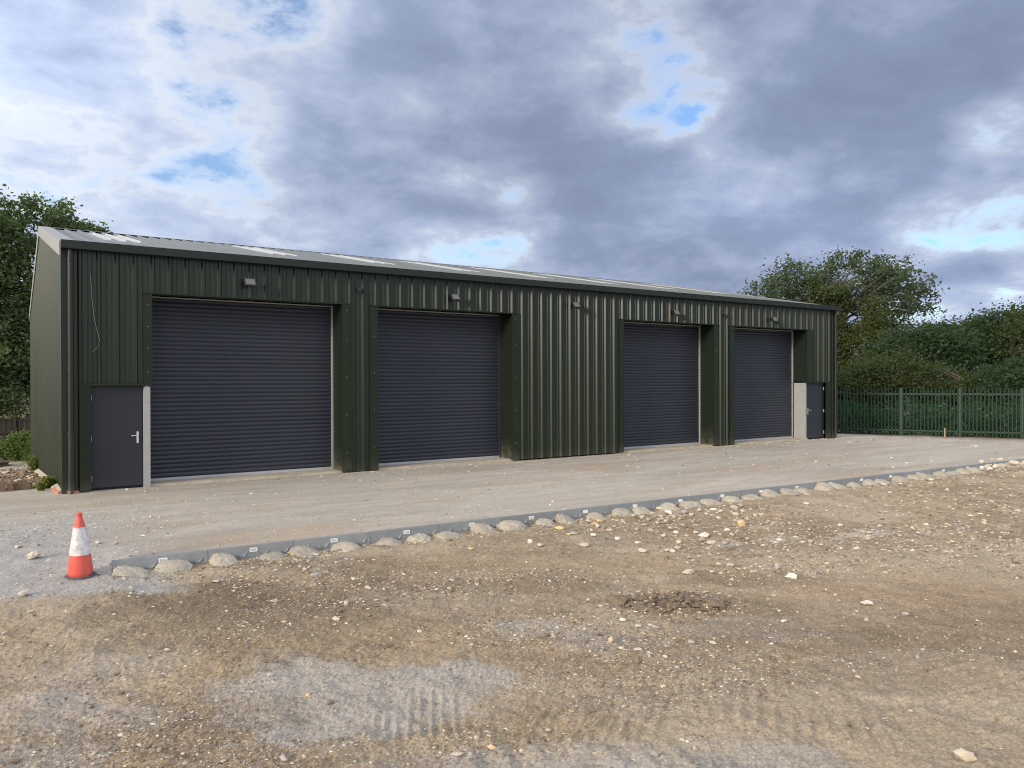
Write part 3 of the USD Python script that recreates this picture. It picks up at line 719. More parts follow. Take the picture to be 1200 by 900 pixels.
H_LABEL = 'small-looking concrete haunching lump on the far right-hand stretch of the kerb'
ORD = 'first second third fourth fifth sixth seventh eighth ninth tenth eleventh twelfth thirteenth fourteenth fifteenth sixteenth seventeenth eighteenth nineteenth twentieth'.split()
hs_ = np.arange(.10, 22.5, .55)
for i, s in enumerate(hs_):
    rg = np.random.default_rng(100 + i)
    m = trimesh.creation.icosphere(4); v = np.array(m.vertices)
    v = np.sign(v) * np.abs(v) ** np.array([.8, .9, 1.15])
    v = v * np.array([.205 * rg.uniform(.75, 1.15), .19 * rg.uniform(.85, 1.15), .108 * rg.uniform(.8, 1.2)])
    v = v + np.array([1, 1, .8]) * .085 * (np.stack([meshkit.fbm(v * 5 + i * 5.3 + q * 9, 3, i) for q in range(3)], -1) - .5) * 1.2
    v = v * (1 + .22 * (meshkit.fbm(v * 24 + i, 3, i + 7)[:, None] - .5) + .16 * (meshkit.fbm(v * 60 + i, 2, i + 9)[:, None] - .5))
    v[:, 2] += .25 * v[:, 0] * rg.uniform(-1, 1)
    v[:, 1] += np.where(v[:, 2] > 0, v[:, 2] * .7, 0)                 # leans up against the kerb
    v = turned((v, m.faces), -.032)[0]
    o = kp(s + .05 + rg.uniform(-.09, .09), .13, -.175)
    o[2] = float(height(o[0], o[1] - .25)) - .018 + rg.uniform(-.016, .008)
    lab = {0: 'leftmost concrete haunching lump at the kerb end nearest the traffic cone', 1: 'second concrete haunching lump from the cone, under the first white tag', 2: 'third concrete haunching lump from the cone, with a broken chalky front'}.get(i)
    if not lab:
        lab = f'{ORD[i]} concrete haunching lump from the cone, ' + ('under a white tag' if i % 2 else 'below a joint of the kerb') if i < len(ORD) else H_LABEL
    t = UsdGeom.Mesh(usdkit.mesh(stage, numbered('/World', 'concrete_haunch'), (v + o, np.array(m.faces)), HAUNCH, smooth=60).GetPrim())
    tag(t, lab, 'concrete lump', 'concrete haunching lumps along the kerb')

# ------------------------------------------------------------------ traffic cone
cx, cy = at(94.5, 674, -.10)[:2]
cz = float(height(cx, cy))
T = thing('traffic_cone', 'orange traffic cone with a white reflective sleeve standing at the kerb end', 'traffic cone', (cx, cy, cz - .035), .35, None, (2.5, -2.0, 0))
def ring(prof, sides=28, octo=None):
    v, f = [], []
    for k, (r, z) in enumerate(prof):
        for j in range(sides):
            a = 2 * math.pi * j / sides; rr = r
            if octo and k < octo: rr = r * (.5 + .5 * .97 / max(abs(math.cos(((a + math.pi / 8) % (math.pi / 4)) - math.pi / 8)), .9))
            v.append((rr * math.cos(a), rr * math.sin(a), z))
    for k in range(len(prof) - 1):
        for j in range(sides): f.append([k * sides + j, k * sides + (j + 1) % sides, (k + 1) * sides + (j + 1) % sides, (k + 1) * sides + j])
    f = np.array(f); f3 = np.vstack([f[:, [0, 1, 2]], f[:, [0, 2, 3]]])
    return np.array(v), f3
def R_at(z): return float(np.interp(z, [.06, .10, .315, .635, .735], [.128, .133, .112, .062, .036]))
oc = np.array([(math.cos(math.pi / 8 + k * math.pi / 4), math.sin(math.pi / 8 + k * math.pi / 4)) for k in range(8)])
bm = MB(); bm.prism([(.215 * a, .215 * b) for a, b in oc], 2, .0, .035); bm.prism([(.17 * a, .17 * b) for a, b in oc], 2, .035, .06)
obj('base', bm.out(), RUBBER, T)
obj('lower_cone', ring([(.105, .03), (.126, .062), (R_at(.10), .10), (R_at(.2), .2), (R_at(.318), .318)], 32, 3), ORANGE, T, smooth=30)
obj('sleeve', ring([(R_at(.312) + .004, .312), (R_at(.4) + .004, .4), (R_at(.5) + .004, .5), (R_at(.635) + .004, .635), (R_at(.635) - .004, .637)]), SLEEVE, T, smooth=35)
obj('upper_cone', ring([(R_at(.63), .63), (R_at(.69), .69), (R_at(.735), .735), (.028, .752), (.026, .768), (.032, .774), (.033, .795), (.026, .803), (.0, .804)]), ORANGE, T, smooth=35)

# ------------------------------------------------------------------ palisade fence on the right
FA, FB = np.array([29.2, 5.35]), np.array([37.2, -8.95])
FD = (FB - FA) / np.linalg.norm(FB - FA); FN = np.array([FD[1], -FD[0]])
FN = FN if np.dot(FN, EYE[:2] - FA) > 0 else -FN
FL = np.linalg.norm(FB - FA)
PF = thing('palisade_fence', 'dark green steel palisade fence along the right end of the apron', 'fence')
def fp(s, w): return FA + FD * s + FN * w
def fz(s): p = fp(s, 0); return float(height(p[0], p[1]))
def fprism(m, s, w, sw, ww, z0, z1):
    v = [(*fp(s + a, w + b), z) for z in (z0, z1) for a, b in ((-sw, -ww), (sw, -ww), (sw, ww), (-sw, ww))]
    m.add(v, [[3, 2, 1, 0], [4, 5, 6, 7], [0, 1, 5, 4], [1, 2, 6, 5], [2, 3, 7, 6], [3, 0, 4, 7]])
BAY = 2.22
posts = np.arange(.55, FL, BAY)
for s in posts:
    m = MB(); fprism(m, s, -.05, .035, .03, fz(s) - .4, fz(s) + 2.08); obj('post', m.out(), FENCE, PF)
for s in posts[:-1]:
    for z in (.24, 1.82):
        m = MB(); a, b = s + .02, s + BAY - .02
        za, zb = fz(a) + z, fz(b) + z
        v = [(*fp(q, w), zz + dz) for q, zz in ((a, za), (b, zb)) for w, dz in ((-.03, -.03), (.03, -.03), (.03, .03), (-.03, .03))]
        m.add(v, [[3, 2, 1, 0], [4, 5, 6, 7], [0, 1, 5, 4], [1, 2, 6, 5], [2, 3, 7, 6], [3, 0, 4, 7]]); obj('rail', m.out(), FENCE, PF)
for s in np.arange(.2, FL, BAY / 16):
    z0 = fz(s) + RNG.uniform(.04, .07); h = 1.93 + RNG.uniform(-.01, .01); m = MB()
    sec = [(-.027, .034), (-.016, .043), (0, .050), (.016, .043), (.027, .034), (0, .044)]
    v = []
    for z, k in ((z0, 1), (z0 + h, 1)):
        v += [(*fp(s + a, w), z) for a, w in sec]
    for tip, zz in ((-.022, .10), (0, .14), (.022, .10)): v.append((*fp(s + tip, .045 + (.04 if tip == 0 else .015)), z0 + h + zz))
    f = []
    for i in range(6): j = (i + 1) % 6; f += [[i, j, 6 + j], [i, 6 + j, 6 + i]]
    f += [[6, 7, 12], [7, 8, 13], [8, 9, 13], [9, 10, 14], [11, 6, 12], [11, 12, 13], [7, 13, 12], [9, 14, 13], [11, 13, 14], [11, 14, 10]]
    m.add(v, f); obj('pale', m.out(), FENCE, PF)
sp = at(1106, 511.5, -.2); sz = float(height(sp[0], sp[1]))
st = obj('wooden_stake', MB().box((sp[0] - .3 - .035, sp[1] - .2 - .02, sz - .2), (sp[0] - .3 + .035, sp[1] - .2 + .02, sz + .42)).out(), STAKE)
tag(st, 'short pale wooden stake standing at the foot of the palisade fence', 'stake')

# ------------------------------------------------------------------ things left of the unit
LF = thing('timber_fence', 'dark close-boarded timber fence behind the weeds left of the unit', 'fence')
fy = 26.5
for x in np.arange(-9.5, 3.0, 3.0):
    pz = float(height(x, fy)); obj('post', MB().box((x - .06, fy - .07, pz - .3), (x + .06, fy + .05, pz + 1.76)).out(), FWOOD, LF)
for x in np.arange(-9.5, 0, 3.0):
    for z in (.35, .95, 1.6): pz = float(height(x, fy)); obj('rail', MB().box((x + .06, fy - .04, pz + z), (x + 2.94, fy - .005, pz + z + .09)).out(), FWOOD, LF)
for x in np.arange(-9.4, 3.0, .2):
    pz = float(height(x, fy)); d = RNG.uniform(-.01, .01)
    obj('board', MB().box((x - .096, fy + d, pz + .05), (x + .096, fy + .022 + d, pz + 1.72 + RNG.uniform(-.02, .02))).out(), FWOOD, LF)
hp = deep(3, 501, 38.0); hz = float(height(hp[0], hp[1]))
hoop = obj('steel_hoop', MB().tube([(hp[0] - .9, hp[1], hz), (hp[0] - .9, hp[1], hp[2] - .02 + .1), (hp[0] - .8, hp[1], hp[2] + .15), (hp[0] + .0, hp[1], hp[2] + .15), (hp[0] + .12, hp[1], hp[2] + .05), (hp[0] + .14, hp[1], hz)], .018, 8).out(), GALV, smooth=50)
tag(hoop, 'bent pale steel hoop barrier in front of the timber fence', 'barrier')
TB = thing('timber_formwork', 'rough timber formwork box at the foot of the rubble slope by the left edge', 'formwork', (-1.05, 1.35, -.10), .05)
for k in range(3): obj('board', MB().box((-.75 + k * .43, -.03 + .01 * k, -.1), (-.75 + k * .43 + .41, .0 + .01 * k, .26 - .02 * k)).out(), WOOD, TB)
obj('top_board', MB().box((-.78, .02, .22), (.10, .16, .25)).out(), WOOD, TB)
obj('peg', MB().box((-.34, -.07, -.1), (-.28, -.035, .36)).out(), WOOD, TB)
obj('peg', MB().box((.16, -.06, -.1), (.22, -.02, .30)).out(), WOOD, TB)
obj('side_board', MB().box((.52, .0, -.1), (.55, .7, .20)).out(), WOOD, TB)
bp = hit(3, 547); bz = bp[2]
bx = obj('dark_pallet_end', MB().box((bp[0] - 1.2, bp[1], bz - .05), (bp[0] + .18, bp[1] + .9, bz + .12)).box((bp[0] - 1.2, bp[1] - .04, bz + .121), (bp[0] + .22, bp[1] + .94, bz + .16)).out(), FWOOD)
tag(bx, 'low dark timber stack lying on the rubble slope at the left edge', 'timber stack')
for i in range(11):
    rg = np.random.default_rng(900 + i)
    p = at(66 + 24 * rg.random(), 579 + 4 * rg.random() - 3, -.02); vz = float(height(p[0], p[1]))
    b = MB().box((-.07 * rg.uniform(.6, 1.2), -.05, -.03), (.07 * rg.uniform(.6, 1.2), .05, .03)).out()
    v = turned(b, rg.uniform(0, 3))[0]; v = v * (1 + .25 * (meshkit.fbm(v * 18 + i, 2, i)[:, None] - .5)); v[:, 2] += .4 * v[:, 0] * rg.uniform(-1, 1)
    o = obj('brick_fragment', (v + [p[0], p[1], vz + .025], b[1]), BRICK)
    tag(o, 'broken red brick fragment at the foot of the left corner downpipe', 'brick', 'brick fragments at the left corner')

# ------------------------------------------------------------------ stones lying on the ground
def stone(px, py, wpx, m, label, group=None, flat=.6, name='stone', seed=None, zoff=0.0, sq=None, cat='stone'):
    seed = seed if seed is not None else int(px * 7 + py * 13)
    p = at(px, py, -.1)
    for _ in range(4): p = at(px, py, float(height(p[0], p[1])))
    dist = float(np.dot(p - EYE, FWD)); r = wpx / 900 * dist / 2
    v, f = turned(rock(r, seed, 3 if wpx > 9 else 2, .3, flat, sq), seed % 6)
    low = v[:, 2].min()
    o = obj(name, (v + [p[0], p[1], p[2] - low * .72 + zoff], f), m, smooth=22)
    tag(o, label, cat, group)
G1 = 'pale stones scattered below the middle of the kerb'
L1 = 'pale broken stone scattered on the brown earth below the middle of the kerb'
for a in [(657, 620, 15, STONE_Y, 'flat yellowish stone lying left of the scatter below the kerb'), (703, 612, 11, STONE_Y, 'small orange-tinged stone right below the kerb haunching'),
          (869, 617, 12, STONE_Y, 'rounded yellow stone like an egg, right of the stone scatter'), (911, 666, 9, STONE_G, 'squared grey stone block standing alone on the right of the earth'),
          (807, 672, 17, STONE, 'broad flat pale stone lowest in the scatter, above the dark clods'), (856, 663, 14, STONE, 'blocky pale stone with a flat top, right of the broad flat one'),
          (371, 676, 13, STONE_G, 'smooth grey oval stone lying alone below the left haunching lumps'), (406, 709, 10, STONE, 'pale stone alone on the dark earth left of centre'),
          (29, 698, 16, STONE, 'pale stone at the edge of the gravel near the left border'), (40, 654, 16, STONE, 'oblong pale stone on the gravel left of the cone'),
          (21, 642, 9, STONE, 'small upright stone on the gravel, leftmost of those beside the cone'), (134, 638, 9, STONE, 'right one of two small stones on the gravel right of the cone'),
          (115, 637, 7, STONE, 'left one of two small stones on the gravel right of the cone'), (1131, 890, 21, STONE, 'large rough stone in the bottom right corner'),
          (716, 752, 11, STONE_Y, 'yellow stone on the grey patch below the dark clods'), (729, 727, 11, STONE_W, 'white flat stone left below the dark clods'),
          (1016, 708, 15, STONE_W, 'flat white stone alone on the plain earth at the right'), (927, 677, 17, STONE_W, 'long flat white stone on a dark patch at the right'),
          (362, 817, 9, STONE_Y, 'small yellow stone on the large grey patch'), (387, 825, 10, STONE_B, 'small brown stone on the large grey patch'),
          (454, 758, 9, STONE_B, 'small dark stone at the upper edge of the large grey patch'), (672, 626, 14, STONE_G, 'grey stone touching the flat yellowish stone below the kerb'),
          (685, 640, 15, STONE, 'long flat pale stone lying apart at the lower left of the scatter'), (621, 636, 8, STONE_W, 'small upright white stone at the left end of the scatter')]:
    stone(*a[:5], flat=.45 if 'flat' in a[4] else .7, sq=np.array([1, 1, .9]) if 'egg' in a[4] or 'squared' in a[4] else None)
for i, (px, py, w) in enumerate([(668, 615, 8), (633, 640, 9), (724, 632, 9), (748, 637, 10), (755, 616, 9), (753, 647, 12), (778, 629, 9), (795, 636, 9), (825, 629, 14), (834, 637, 13), (850, 638, 9), (842, 608, 7), (858, 627, 8), (782, 646, 9), (788, 647, 7), (794, 644, 10),
                                 (808, 654, 8), (842, 662, 8), (885, 605, 9), (892, 604, 9), (735, 603, 10), (742, 605, 8), (748, 602, 9), (752, 606, 7), (765, 603, 9), (774, 606, 9), (783, 602, 10), (790, 607, 8), (802, 601, 10), (810, 605, 8), (820, 599, 9), (828, 603, 8), (836, 598, 9), (845, 600, 8),
                                 (760, 610, 8), (770, 614, 8), (780, 612, 7), (786, 620, 9), (792, 625, 8), (762, 622, 7), (745, 626, 7), (815, 625, 8), (822, 634, 8), (700, 618, 8), (695, 628, 8), (716, 622, 7), (865, 640, 7), (876, 632, 7), (690, 612, 8), (800, 616, 7),
                                 (852, 622, 9), (875, 610, 8), (900, 612, 7), (862, 604, 9), (870, 600, 8), (730, 612, 7), (772, 594 + 3, 9), (860, 596, 10), (868, 594, 8)]):
    stone(px, py, w, (STONE, STONE, STONE_W, STONE, STONE_G, STONE)[i % 6], L1 if py > 611 else 'pale broken stone in the band lying right against the concrete lumps at mid kerb', G1 if py > 611 else 'band of stones against the middle concrete lumps', seed=3000 + i)
for i in range(26):
    rg = np.random.default_rng(500 + i)
    px = 1150 + 58 * rg.random(); py = 553 - (px - 1150) * .12 - 9 * rg.random() ** 1.5
    stone(px, py, rg.uniform(5, 11), (STONE, STONE_W, STONE)[i % 3], 'pale broken stone in the rubble heap against the kerb at the right edge', 'rubble heap at the right edge', seed=5000 + i, zoff=.10 * rg.random() ** 2, flat=.8, name='rubble_stone')

# ------------------------------------------------------------------ loose gravel and clods nobody could count
def instancer(name, protos, pos, scale, yaw, idx, label):
    pi = UsdGeom.PointInstancer.Define(stage, f'/World/{name}')
    tag(pi, label, 'gravel', None, 'stuff')
    for k, (vf, m) in enumerate(protos):
        p = usdkit.mesh(stage, f'/World/{name}/stone_shape' + (f'_{k:03d}' if k else ''), vf, m, smooth=False)
        pi.CreatePrototypesRel().AddTarget(p.GetPath())
    pi.CreateProtoIndicesAttr(Vt.IntArray.FromNumpy(idx.astype(np.int32)))
    pi.CreatePositionsAttr(Vt.Vec3fArray.FromNumpy(pos.astype(np.float32)))
    pi.CreateScalesAttr(Vt.Vec3fArray.FromNumpy(scale.astype(np.float32)))
    q = np.zeros((len(pos), 4), np.float32); q[:, 0], q[:, 3] = np.cos(yaw / 2), np.sin(yaw / 2)
    pi.CreateOrientationsAttr(Vt.QuathArray([Gf.Quath(float(a), 0, 0, float(d)) for a, _, _, d in q]))


def scatter(n, r0, r1, keep):
    r = r0 * (r1 / r0) ** RNG.random(n); t = VIEW + RNG.uniform(-.66, .66, n)
    x, y = EYE[0] + r * np.cos(t), EYE[1] + r * np.sin(t)
    k = RNG.random(n) < keep(x, y); return x[k], y[k], r[k]


def on_earth(x, y): return np.where(x > -.1, y < kerb_y(x) - .05, y < -7.85)
def keep_earth(x, y):
    P = np.stack([x, y, 0 * x], -1)
    d = sst(-.14, .18, fb(P * .55, 4, 71)) * sst(-.22, .2, fb(P * 2.6, 3, 72))
    d = .09 + .9 * d
    for px, py, rx, ry, k in ((770, 612, 2.2, .8, .9), (960, 628, 2.6, 1.3, .6), (230, 870, 1.0, .7, .9), (800, 775, 1.3, .7, .8), (790, 706, .7, .45, 1.2), (560, 680, 1.5, .6, .6), (660, 735, 1.2, .6, .6), (560, 870, .5, .3, .8)):
        c = at(px, py, -.13)[:2]; d = np.maximum(d, k * patch_mask(x, y, *c, rx, ry, VIEW - math.pi / 2, .6, int(px)))
    for px, py, rx, ry, k in ((420, 812, 1.0, .7, .8), (760, 888, 1.2, .25, .85), (700, 655, 2.5, .4, .5), (1000, 850, 1.5, .5, .6), (1080, 690, 2, .6, .5)):
        c = at(px, py, -.13)[:2]; d = d * (1 - k * patch_mask(x, y, *c, rx, ry, VIEW - math.pi / 2, .4, int(px)))
    return d * on_earth(x, y)


shapes = [rock(1.0, 40 + k, 1, .3, .65) for k in range(6)]
mats = [STONE, STONE_B, STONE, STONE_G, STONE_B, STONE_W, STONE_Y]
P_E = [(shapes[k % 6], mats[k]) for k in range(7)]
x, y, r = scatter(230000, 4.2, 27, keep_earth)
z = height(x, y)
s = np.maximum(.0046, .00085 * r) * np.exp(RNG.normal(0, .60, len(x)))
s = np.minimum(s, .05)
pos = np.stack([x, y, z + .15 * s], -1)
idx = RNG.choice(7, len(x), p=[.20, .36, .09, .13, .16, .02, .04])
instancer('loose_stones', P_E, pos, s[:, None] * RNG.uniform(.75, 1.25, (len(s), 3)), RNG.uniform(0, 6.28, len(s)), idx, 'small loose stones and crumbs of earth strewn over the brown ground')

c_ = at(790, 706, -.13); n = 420
ang, rad = RNG.uniform(0, 6.28, n), RNG.random(n) ** .6
x = c_[0] + .62 * rad * np.cos(ang) * math.cos(-YAW) - .40 * rad * np.sin(ang) * math.sin(-YAW); y = c_[1] + .62 * rad * np.cos(ang) * math.sin(-YAW) + .40 * rad * np.sin(ang) * math.cos(-YAW)
s = .022 * np.exp(RNG.normal(0, .5, n)) * (1.2 - .5 * rad)
CLOD = mat('dark_clod', (.125, .094, .062), .95, noise=(20, .8, (.21, .165, .11)), bump=(50, .6, .02))
instancer('dark_clods', [(shapes[k], CLOD) for k in range(6)] + [(shapes[0], STONE)], np.stack([x, y, height(x, y) + .3 * s], -1), s[:, None] * RNG.uniform(.7, 1.3, (n, 3)), RNG.uniform(0, 6.28, n), RNG.choice(7, n, p=[.15, .15, .15, .15, .15, .15, .10]), 'heap of dark broken clods on the brown earth right of centre')

n = 5200
sl = RNG.uniform(-.1, 25, n); wv = .08 + np.abs(RNG.normal(0, .16, n))
q = np.array([kp(a_, b_, 0) for a_, b_ in zip(sl, wv)]); s = .0075 * np.exp(RNG.normal(0, .6, n)) * (1 + .03 * sl)
instancer('haunch_crumbs', [(shapes[k], HAUNCH) for k in range(6)] + [(shapes[2], STONE_B)], np.stack([q[:, 0], q[:, 1], height(q[:, 0], q[:, 1]) + .2 * s], -1), s[:, None] * RNG.uniform(.7, 1.3, (n, 3)), RNG.uniform(0, 6.28, n), RNG.choice(7, n, p=[.13] * 6 + [.22]), 'crumbs of concrete and earth along the foot of the kerb')

def keep_gravel(x, y):
    P = np.stack([x, y, 0 * x], -1)
    left = sst(2.2, -.4, x + .9 * fb(P * .8, 3, 31)) * sst(-1.5, -4.5, y + fb(P * .6, 3, 73))
    d = .05 + .10 * sst(0, .2, fb(P * np.array([.5, 2, 1]), 4, 74)) + .95 * left
    d = np.maximum(d, .5 * sst(.5, .1, np.abs(y + .15)) * (x > 0))
    ok = np.where(x > -.1, y > kerb_y(x) + .08, y > -7.95) & (y < -.05) & (x < 31)
    return d * ok
x, y, r = scatter(60000, 9, 40, keep_gravel)
z = height(x, y)
s = np.minimum(np.maximum(.008, .00085 * r) * np.exp(RNG.normal(0, .45, len(x))), .05)
idx = RNG.choice(7, len(x), p=[.24, .04, .20, .36, .04, .10, .02])
instancer('loose_gravel', P_E, np.stack([x, y, z + .15 * s], -1), s[:, None] * RNG.uniform(.75, 1.25, (len(s), 3)), RNG.uniform(0, 6.28, len(s)), idx, 'loose grey gravel around the cone and over the apron')

n = 2600
y = RNG.uniform(1.3, 14, n); x = -.25 - RNG.random(n) * (1.6 + .12 * y)
z = height(x, y); s = .028 * np.exp(RNG.normal(0, .6, n)); s = np.minimum(s, .13)
idx = RNG.choice(7, n, p=[.08, .62, .04, .05, .18, .01, .02])
instancer('slope_rubble', P_E, np.stack([x, y, z + .3 * s], -1), s[:, None] * RNG.uniform(.7, 1.3, (n, 3)), RNG.uniform(0, 6.28, n), idx, 'brown rubble and broken earth heaped along the foot of the left gable')

# ------------------------------------------------------------------ trees, bushes and weeds
def leaves(centres, radii, per, size, droop, rg):
    n = len(centres) * per
    c = np.repeat(centres, per, 0) + rg.normal(size=(n, 3)) * np.repeat(radii, per)[:, None] * np.array([1, 1, .75])
    a = rg.normal(size=(n, 3)); a[:, 2] = a[:, 2] * .6 - droop; a /= np.linalg.norm(a, axis=1, keepdims=True)
    b = np.cross(a, rg.normal(size=(n, 3))); b /= np.linalg.norm(b, axis=1, keepdims=True)
    L = size * rg.uniform(.6, 1.3, n)[:, None]; W = L * .30
    nn = np.cross(a, b)
    v = np.stack([c - a * L * .5, c + b * W + nn * L * .08, c + a * L * .5, c - b * W + nn * L * .08], 1).reshape(-1, 3)
    k = np.arange(n)[:, None] * 4
    return v, np.vstack([k + [0, 1, 2], k + [0, 2, 3]])


def tree(name, label, cat, foot, lobes, ncl, per, size, mat_, spread=.45, trunk=.22, stems=1, group=None, seed=1, bare=.0, limb_n=26, shell=.55):
    """lobes: (dx, dy, z, rx, ry, rz) relative to the foot; leaf clusters sit mostly in each lobe's outer shell, limbs reach into them."""
    rg = np.random.default_rng(seed)
    gz_ = float(height(foot[0], foot[1]))
    t = thing(name, label, cat, (foot[0], foot[1], gz_), 0, group)
    lb = np.array(lobes, float); vol = lb[:, 3] * lb[:, 4] * lb[:, 5]; vol = vol ** .72; which = rg.choice(len(lb), ncl, p=vol / vol.sum())
    d = rg.normal(size=(ncl, 3)); d /= np.linalg.norm(d, axis=1, keepdims=True)
    rad = shell + (1.05 - shell) * rg.random(ncl) ** .7
    rad = np.where(rg.random(ncl) < .15, rad * 1.12, rad)
    cc = lb[which, :3] + d * rad[:, None] * lb[which, 3:6]
    keep = (cc[:, 2] > .15) & (meshkit.fbm(cc * .55 + seed * 9.1, 3, seed) > .40 + bare)
    cc = cc[keep]
    rr = spread * rg.uniform(.6, 1.25, len(cc))
    obj('crown', leaves(cc, rr, per, size, .35, rg), mat_, t)
    m = MB()
    zlo = lb[:, 2].min()
    for sidx in range(stems):
        base = np.array([rg.normal() * .25 * (stems > 1), rg.normal() * .25 * (stems > 1), -.3])
        topc = lb[np.argmax(lb[:, 2]), :3] if sidx == 0 else lb[rg.integers(len(lb)), :3]
        q = np.linspace(0, 1, 9)[:, None]
        stem = base + (topc - base) * q + np.cumsum(rg.normal(size=(9, 3)) * .10, 0) * np.array([1, 1, 0]) * (q > 0)
        m.tube(stem, trunk * (1 - .78 * q[:, 0]) * (1 if sidx == 0 else .7), 8)
        tips = cc[rg.choice(len(cc), min(limb_n // stems, len(cc)), replace=False)]
        for tp in tips:
            k = int(np.clip(np.searchsorted(stem[:, 2], tp[2] * .62), 1, 7)); st_ = stem[k]
            u = np.linspace(0, 1, 6)[:, None]
            mid = (st_ + tp) / 2 + np.array([0, 0, .12 * np.linalg.norm(tp - st_)]) + rg.normal(size=3) * .15
            br = (1 - u) ** 2 * st_ + 2 * u * (1 - u) * mid + u ** 2 * tp
            m.tube(br, np.linspace(trunk * .30, .012, 6), 5, cap=False)
    obj('trunk', m.out(), BARK, t)
    return t


def foot_at(px, Z): p = deep(px, 450, Z); return p[0], p[1]
def lobes_px(foot, Z, items):
    """Crown lobes given where the photo shows them at depth Z: (px, py, half width px, half height px, depth m, shift in depth m)."""
    gz_ = float(height(foot[0], foot[1])); out = []
    for px, py, hw, hh, dp, dz in items:
        c = deep(px, py, Z + dz); w = hw / FOC * (Z + dz); h = hh / FOC * (Z + dz)
        out.append((c[0] - foot[0], c[1] - foot[1], c[2] - gz_, (w + dp) / 2, (w + dp) / 2, h))
    return out
f = foot_at(50, 44)
tree('lime_tree', 'tall dense green tree rising behind the left gable of the unit', 'tree', f, lobes_px(f, 44, [(48, 262, 36, 34, 2.2, 0), (20, 300, 45, 48, 2.5, -.5), (75, 290, 34, 32, 2.0, 1), (40, 350, 55, 60, 3.0, 0), (95, 280, 16, 16, 1.2, 1), (112, 272, 9, 9, .6, 1.5), (10, 400, 60, 60, 3.0, -1), (60, 420, 50, 60, 3.0, 0), (30, 460, 50, 34, 2.5, -1)]), 1350, 46, .22, LEAF_L, .30, .35, 1, None, 3, .0, 24, .55)
f = foot_at(-70, 41)
tree('lime_tree', 'dense green tree cut by the left edge of the photo', 'tree', f, lobes_px(f, 41, [(-60, 260, 60, 60, 3, 0), (-25, 300, 40, 55, 2.5, 0), (-70, 360, 80, 70, 3.5, 0), (-30, 420, 55, 60, 3, 0), (-90, 440, 80, 50, 3, 0)]), 1000, 44, .24, LEAF_L, .34, .35, 1, None, 4, .0, 20, .55)
f = foot_at(988, 52)
tree('ash_tree', 'tall airy tree with ivy on its stems beyond the right end of the unit', 'tree', f,
     lobes_px(f, 52, [(1000, 330, 60, 30, 3.0, 0), (950, 340, 48, 32, 2.6, -.5), (1045, 345, 40, 34, 2.6, 0), (905, 345, 26, 28, 1.6, 0), (1072, 352, 22, 20, 1.4, 0), (985, 310, 36, 14, 2, 0), (1030, 318, 30, 16, 2, 1), (1030, 385, 40, 34, 2.4, .5), (960, 385, 40, 40, 2.4, .5), (925, 318, 26, 14, 1.4, 0)]),
     760, 32, .22, LEAF_R, .33, .34, 2, None, 5, .01, 80, .3)
f = foot_at(979, 50.5)
tree('ivy_stem', 'ivy-clad stem standing between the unit corner and the tall airy tree', 'tree', f, lobes_px(f, 50.5, [(984, 350, 10, 26, .6, 0), (978, 400, 20, 40, .9, 0), (985, 440, 28, 36, 1.2, 0), (962, 345, 12, 18, .6, 0)]), 420, 40, .17, LEAF_I, .26, .26, 1, None, 6, -.08, 10, .3)
f = foot_at(1028, 49)
tree('ivy_stem', 'leafy stem right of the ivy-clad one below the airy crown', 'tree', f, lobes_px(f, 49, [(1026, 372, 14, 26, .8, 0), (1020, 410, 26, 34, 1.2, 0), (1030, 440, 34, 32, 1.4, 0)]), 420, 40, .17, LEAF_I, .28, .22, 1, None, 16, -.08, 10, .3)
f = foot_at(905, 58)
tree('ash_tree', 'small tree whose top shows just above the roof end', 'tree', f, lobes_px(f, 58, [(866, 348, 10, 8, .8, 0), (890, 372, 20, 16, 1.2, 0), (915, 400, 30, 30, 1.5, 0)]), 220, 36, .2, LEAF_R, .35, .16, 1, None, 8, -.02, 14, .35)
BUSH = [  # px, Z, lobes, label, leaf, clusters
    (1165, 47, [(1172, 390, 36, 26, 2.6, 0), (1138, 402, 30, 24, 2.4, .5), (1196, 382, 30, 22, 2.4, -.5), (1155, 384, 14, 12, 1, 0), (1165, 428, 58, 32, 3, 0)], 'broad dark tree with a rounded top at the right edge', LEAF_D, 900, .55),
    (1085, 45, [(1088, 404, 28, 20, 2.2, 0), (1058, 416, 30, 24, 2.2, .4), (1116, 410, 28, 24, 2.2, -.4), (1100, 392, 14, 10, 1, 0), (1085, 442, 55, 26, 2.5, 0)], 'dark spreading tree between the airy tree and the right-hand one', LEAF_D, 800, .5),
    (1225, 44, [(1215, 390, 36, 30, 2.5, 0), (1200, 420, 40, 36, 2.5, 0), (1240, 430, 50, 36, 2.5, 0)], 'lighter green bush cut by the right edge', LEAF_O, 560, .45),
    (1040, 41, [(1040, 440, 36, 26, 1.8, 0), (1015, 450, 30, 24, 1.6, 0), (1060, 452, 34, 22, 1.6, 0)], 'olive bush behind the fence just right of the unit corner', LEAF_O, 520, .36),
    (1115, 40, [(1110, 448, 36, 20, 1.6, 0), (1140, 452, 36, 20, 1.6, 0), (1090, 458, 30, 16, 1.4, 0)], 'low olive bush behind the middle of the fence', LEAF_O, 460, .34),
    (1180, 39, [(1175, 450, 36, 24, 1.6, 0), (1205, 446, 30, 26, 1.6, 0), (1155, 462, 30, 18, 1.4, 0)], 'dull green bush behind the right part of the fence', LEAF_D, 460, .34),
    (998, 42, [(998, 455, 22, 24, 1.2, 0), (985, 465, 18, 20, 1.0, 0), (1012, 470, 24, 18, 1.2, 0)], 'shaded bush against the far corner of the unit', LEAF_D, 380, .32)]
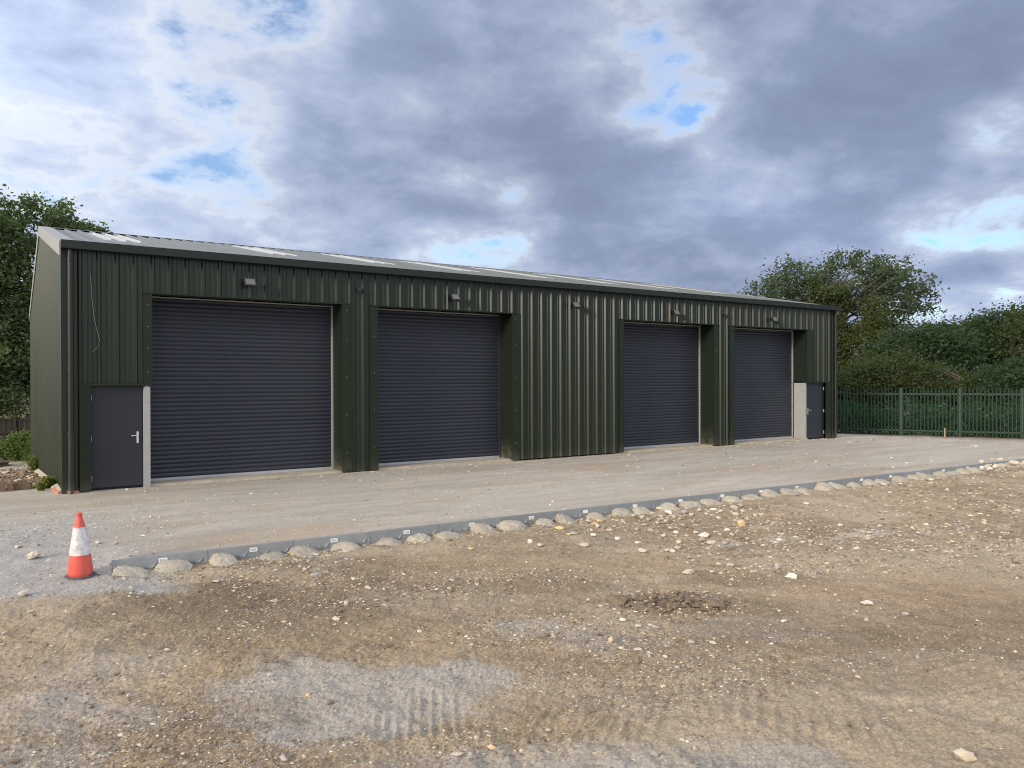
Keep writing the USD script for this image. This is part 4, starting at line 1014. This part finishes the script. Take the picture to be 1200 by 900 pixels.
for i, (px, Z_, lb, lab, lm, ncl, sp_) in enumerate(BUSH):
    f = foot_at(px, Z_)
    tree('hedge_tree' if Z_ > 43.5 else 'bush', lab, 'tree' if Z_ > 43.5 else 'bush', f, lobes_px(f, Z_, lb), int(ncl * .9), 40, .19 if Z_ > 43.5 else .15, lm, sp_ * .72, .16, 3, None, 20 + i, .0, 60, .45)
rg = np.random.default_rng(77)
cc = []
for s_ in np.arange(-.5, FL + 1.5, .12):
    for _ in range(5):
        w_ = -rg.uniform(.5, 2.6); p = fp(s_ + rg.normal() * .1, w_)
        cc.append((p[0], p[1], float(height(p[0], p[1])) + rg.uniform(.1, 1.15 + .5 * -w_ / 2.6) * rg.uniform(.55, 1.1)))
u = obj('undergrowth', leaves(np.array(cc), np.full(len(cc), .17), 34, .13, .2, rg), LEAF_U); tag(u, 'dark undergrowth of brambles and saplings filling the strip behind the palisade fence', 'undergrowth', None, 'stuff')


def weed(px, py, h, n, label, seed, size=.10, lm=None):
    lm = lm or LEAF_W
    rg = np.random.default_rng(seed)
    p = hit(px, py)
    t = thing('weed', label, 'weed', (p[0], p[1], float(height(p[0], p[1]))), 0, None)
    m, cl = MB(), []
    for _ in range(n):
        d = rg.normal(size=2) * .30 * h; tip = np.array([d[0], d[1], h * rg.uniform(.55, 1.05)])
        q = np.linspace(0, 1, 5)[:, None]; pts = np.array([d[0] * .3, d[1] * .3, 0]) * (1 - q) + tip * q; m.tube(pts, np.linspace(.012, .004, 5), 4, cap=False)
        cl += [pts[k] for k in (1, 2, 3, 4)]
    obj('stems', m.out(), lm, t); obj('foliage', leaves(np.array(cl), np.full(len(cl), .11 * h), 16, size * h ** .5, -.3 if lm is LEAF_Y else .1, rg), lm, t)
weed(24, 539, 1.05, 34, 'tall leafy weed clump in front of the timber fence', 31, .12)
weed(7, 539, .9, 26, 'lower leafy weeds at the left edge before the fence', 32, .10)
weed(34, 540, .85, 24, 'leafy weeds touching the far foot of the gable', 33, .10)
weed(41, 552, .45, 18, 'dark green weeds growing on the slope against the gable', 34, .09)
weed(57, 572, .2, 18, 'yellow-green grass tuft beside the concrete plinth', 35, .16, LEAF_Y)
weed(48, 575, .15, 14, 'small yellow-green tuft left of the larger grass tuft', 36, .15, LEAF_Y)
weed(66, 570, .5, 2, 'thin dry weed stalk standing at the gable near its corner', 37, .04)
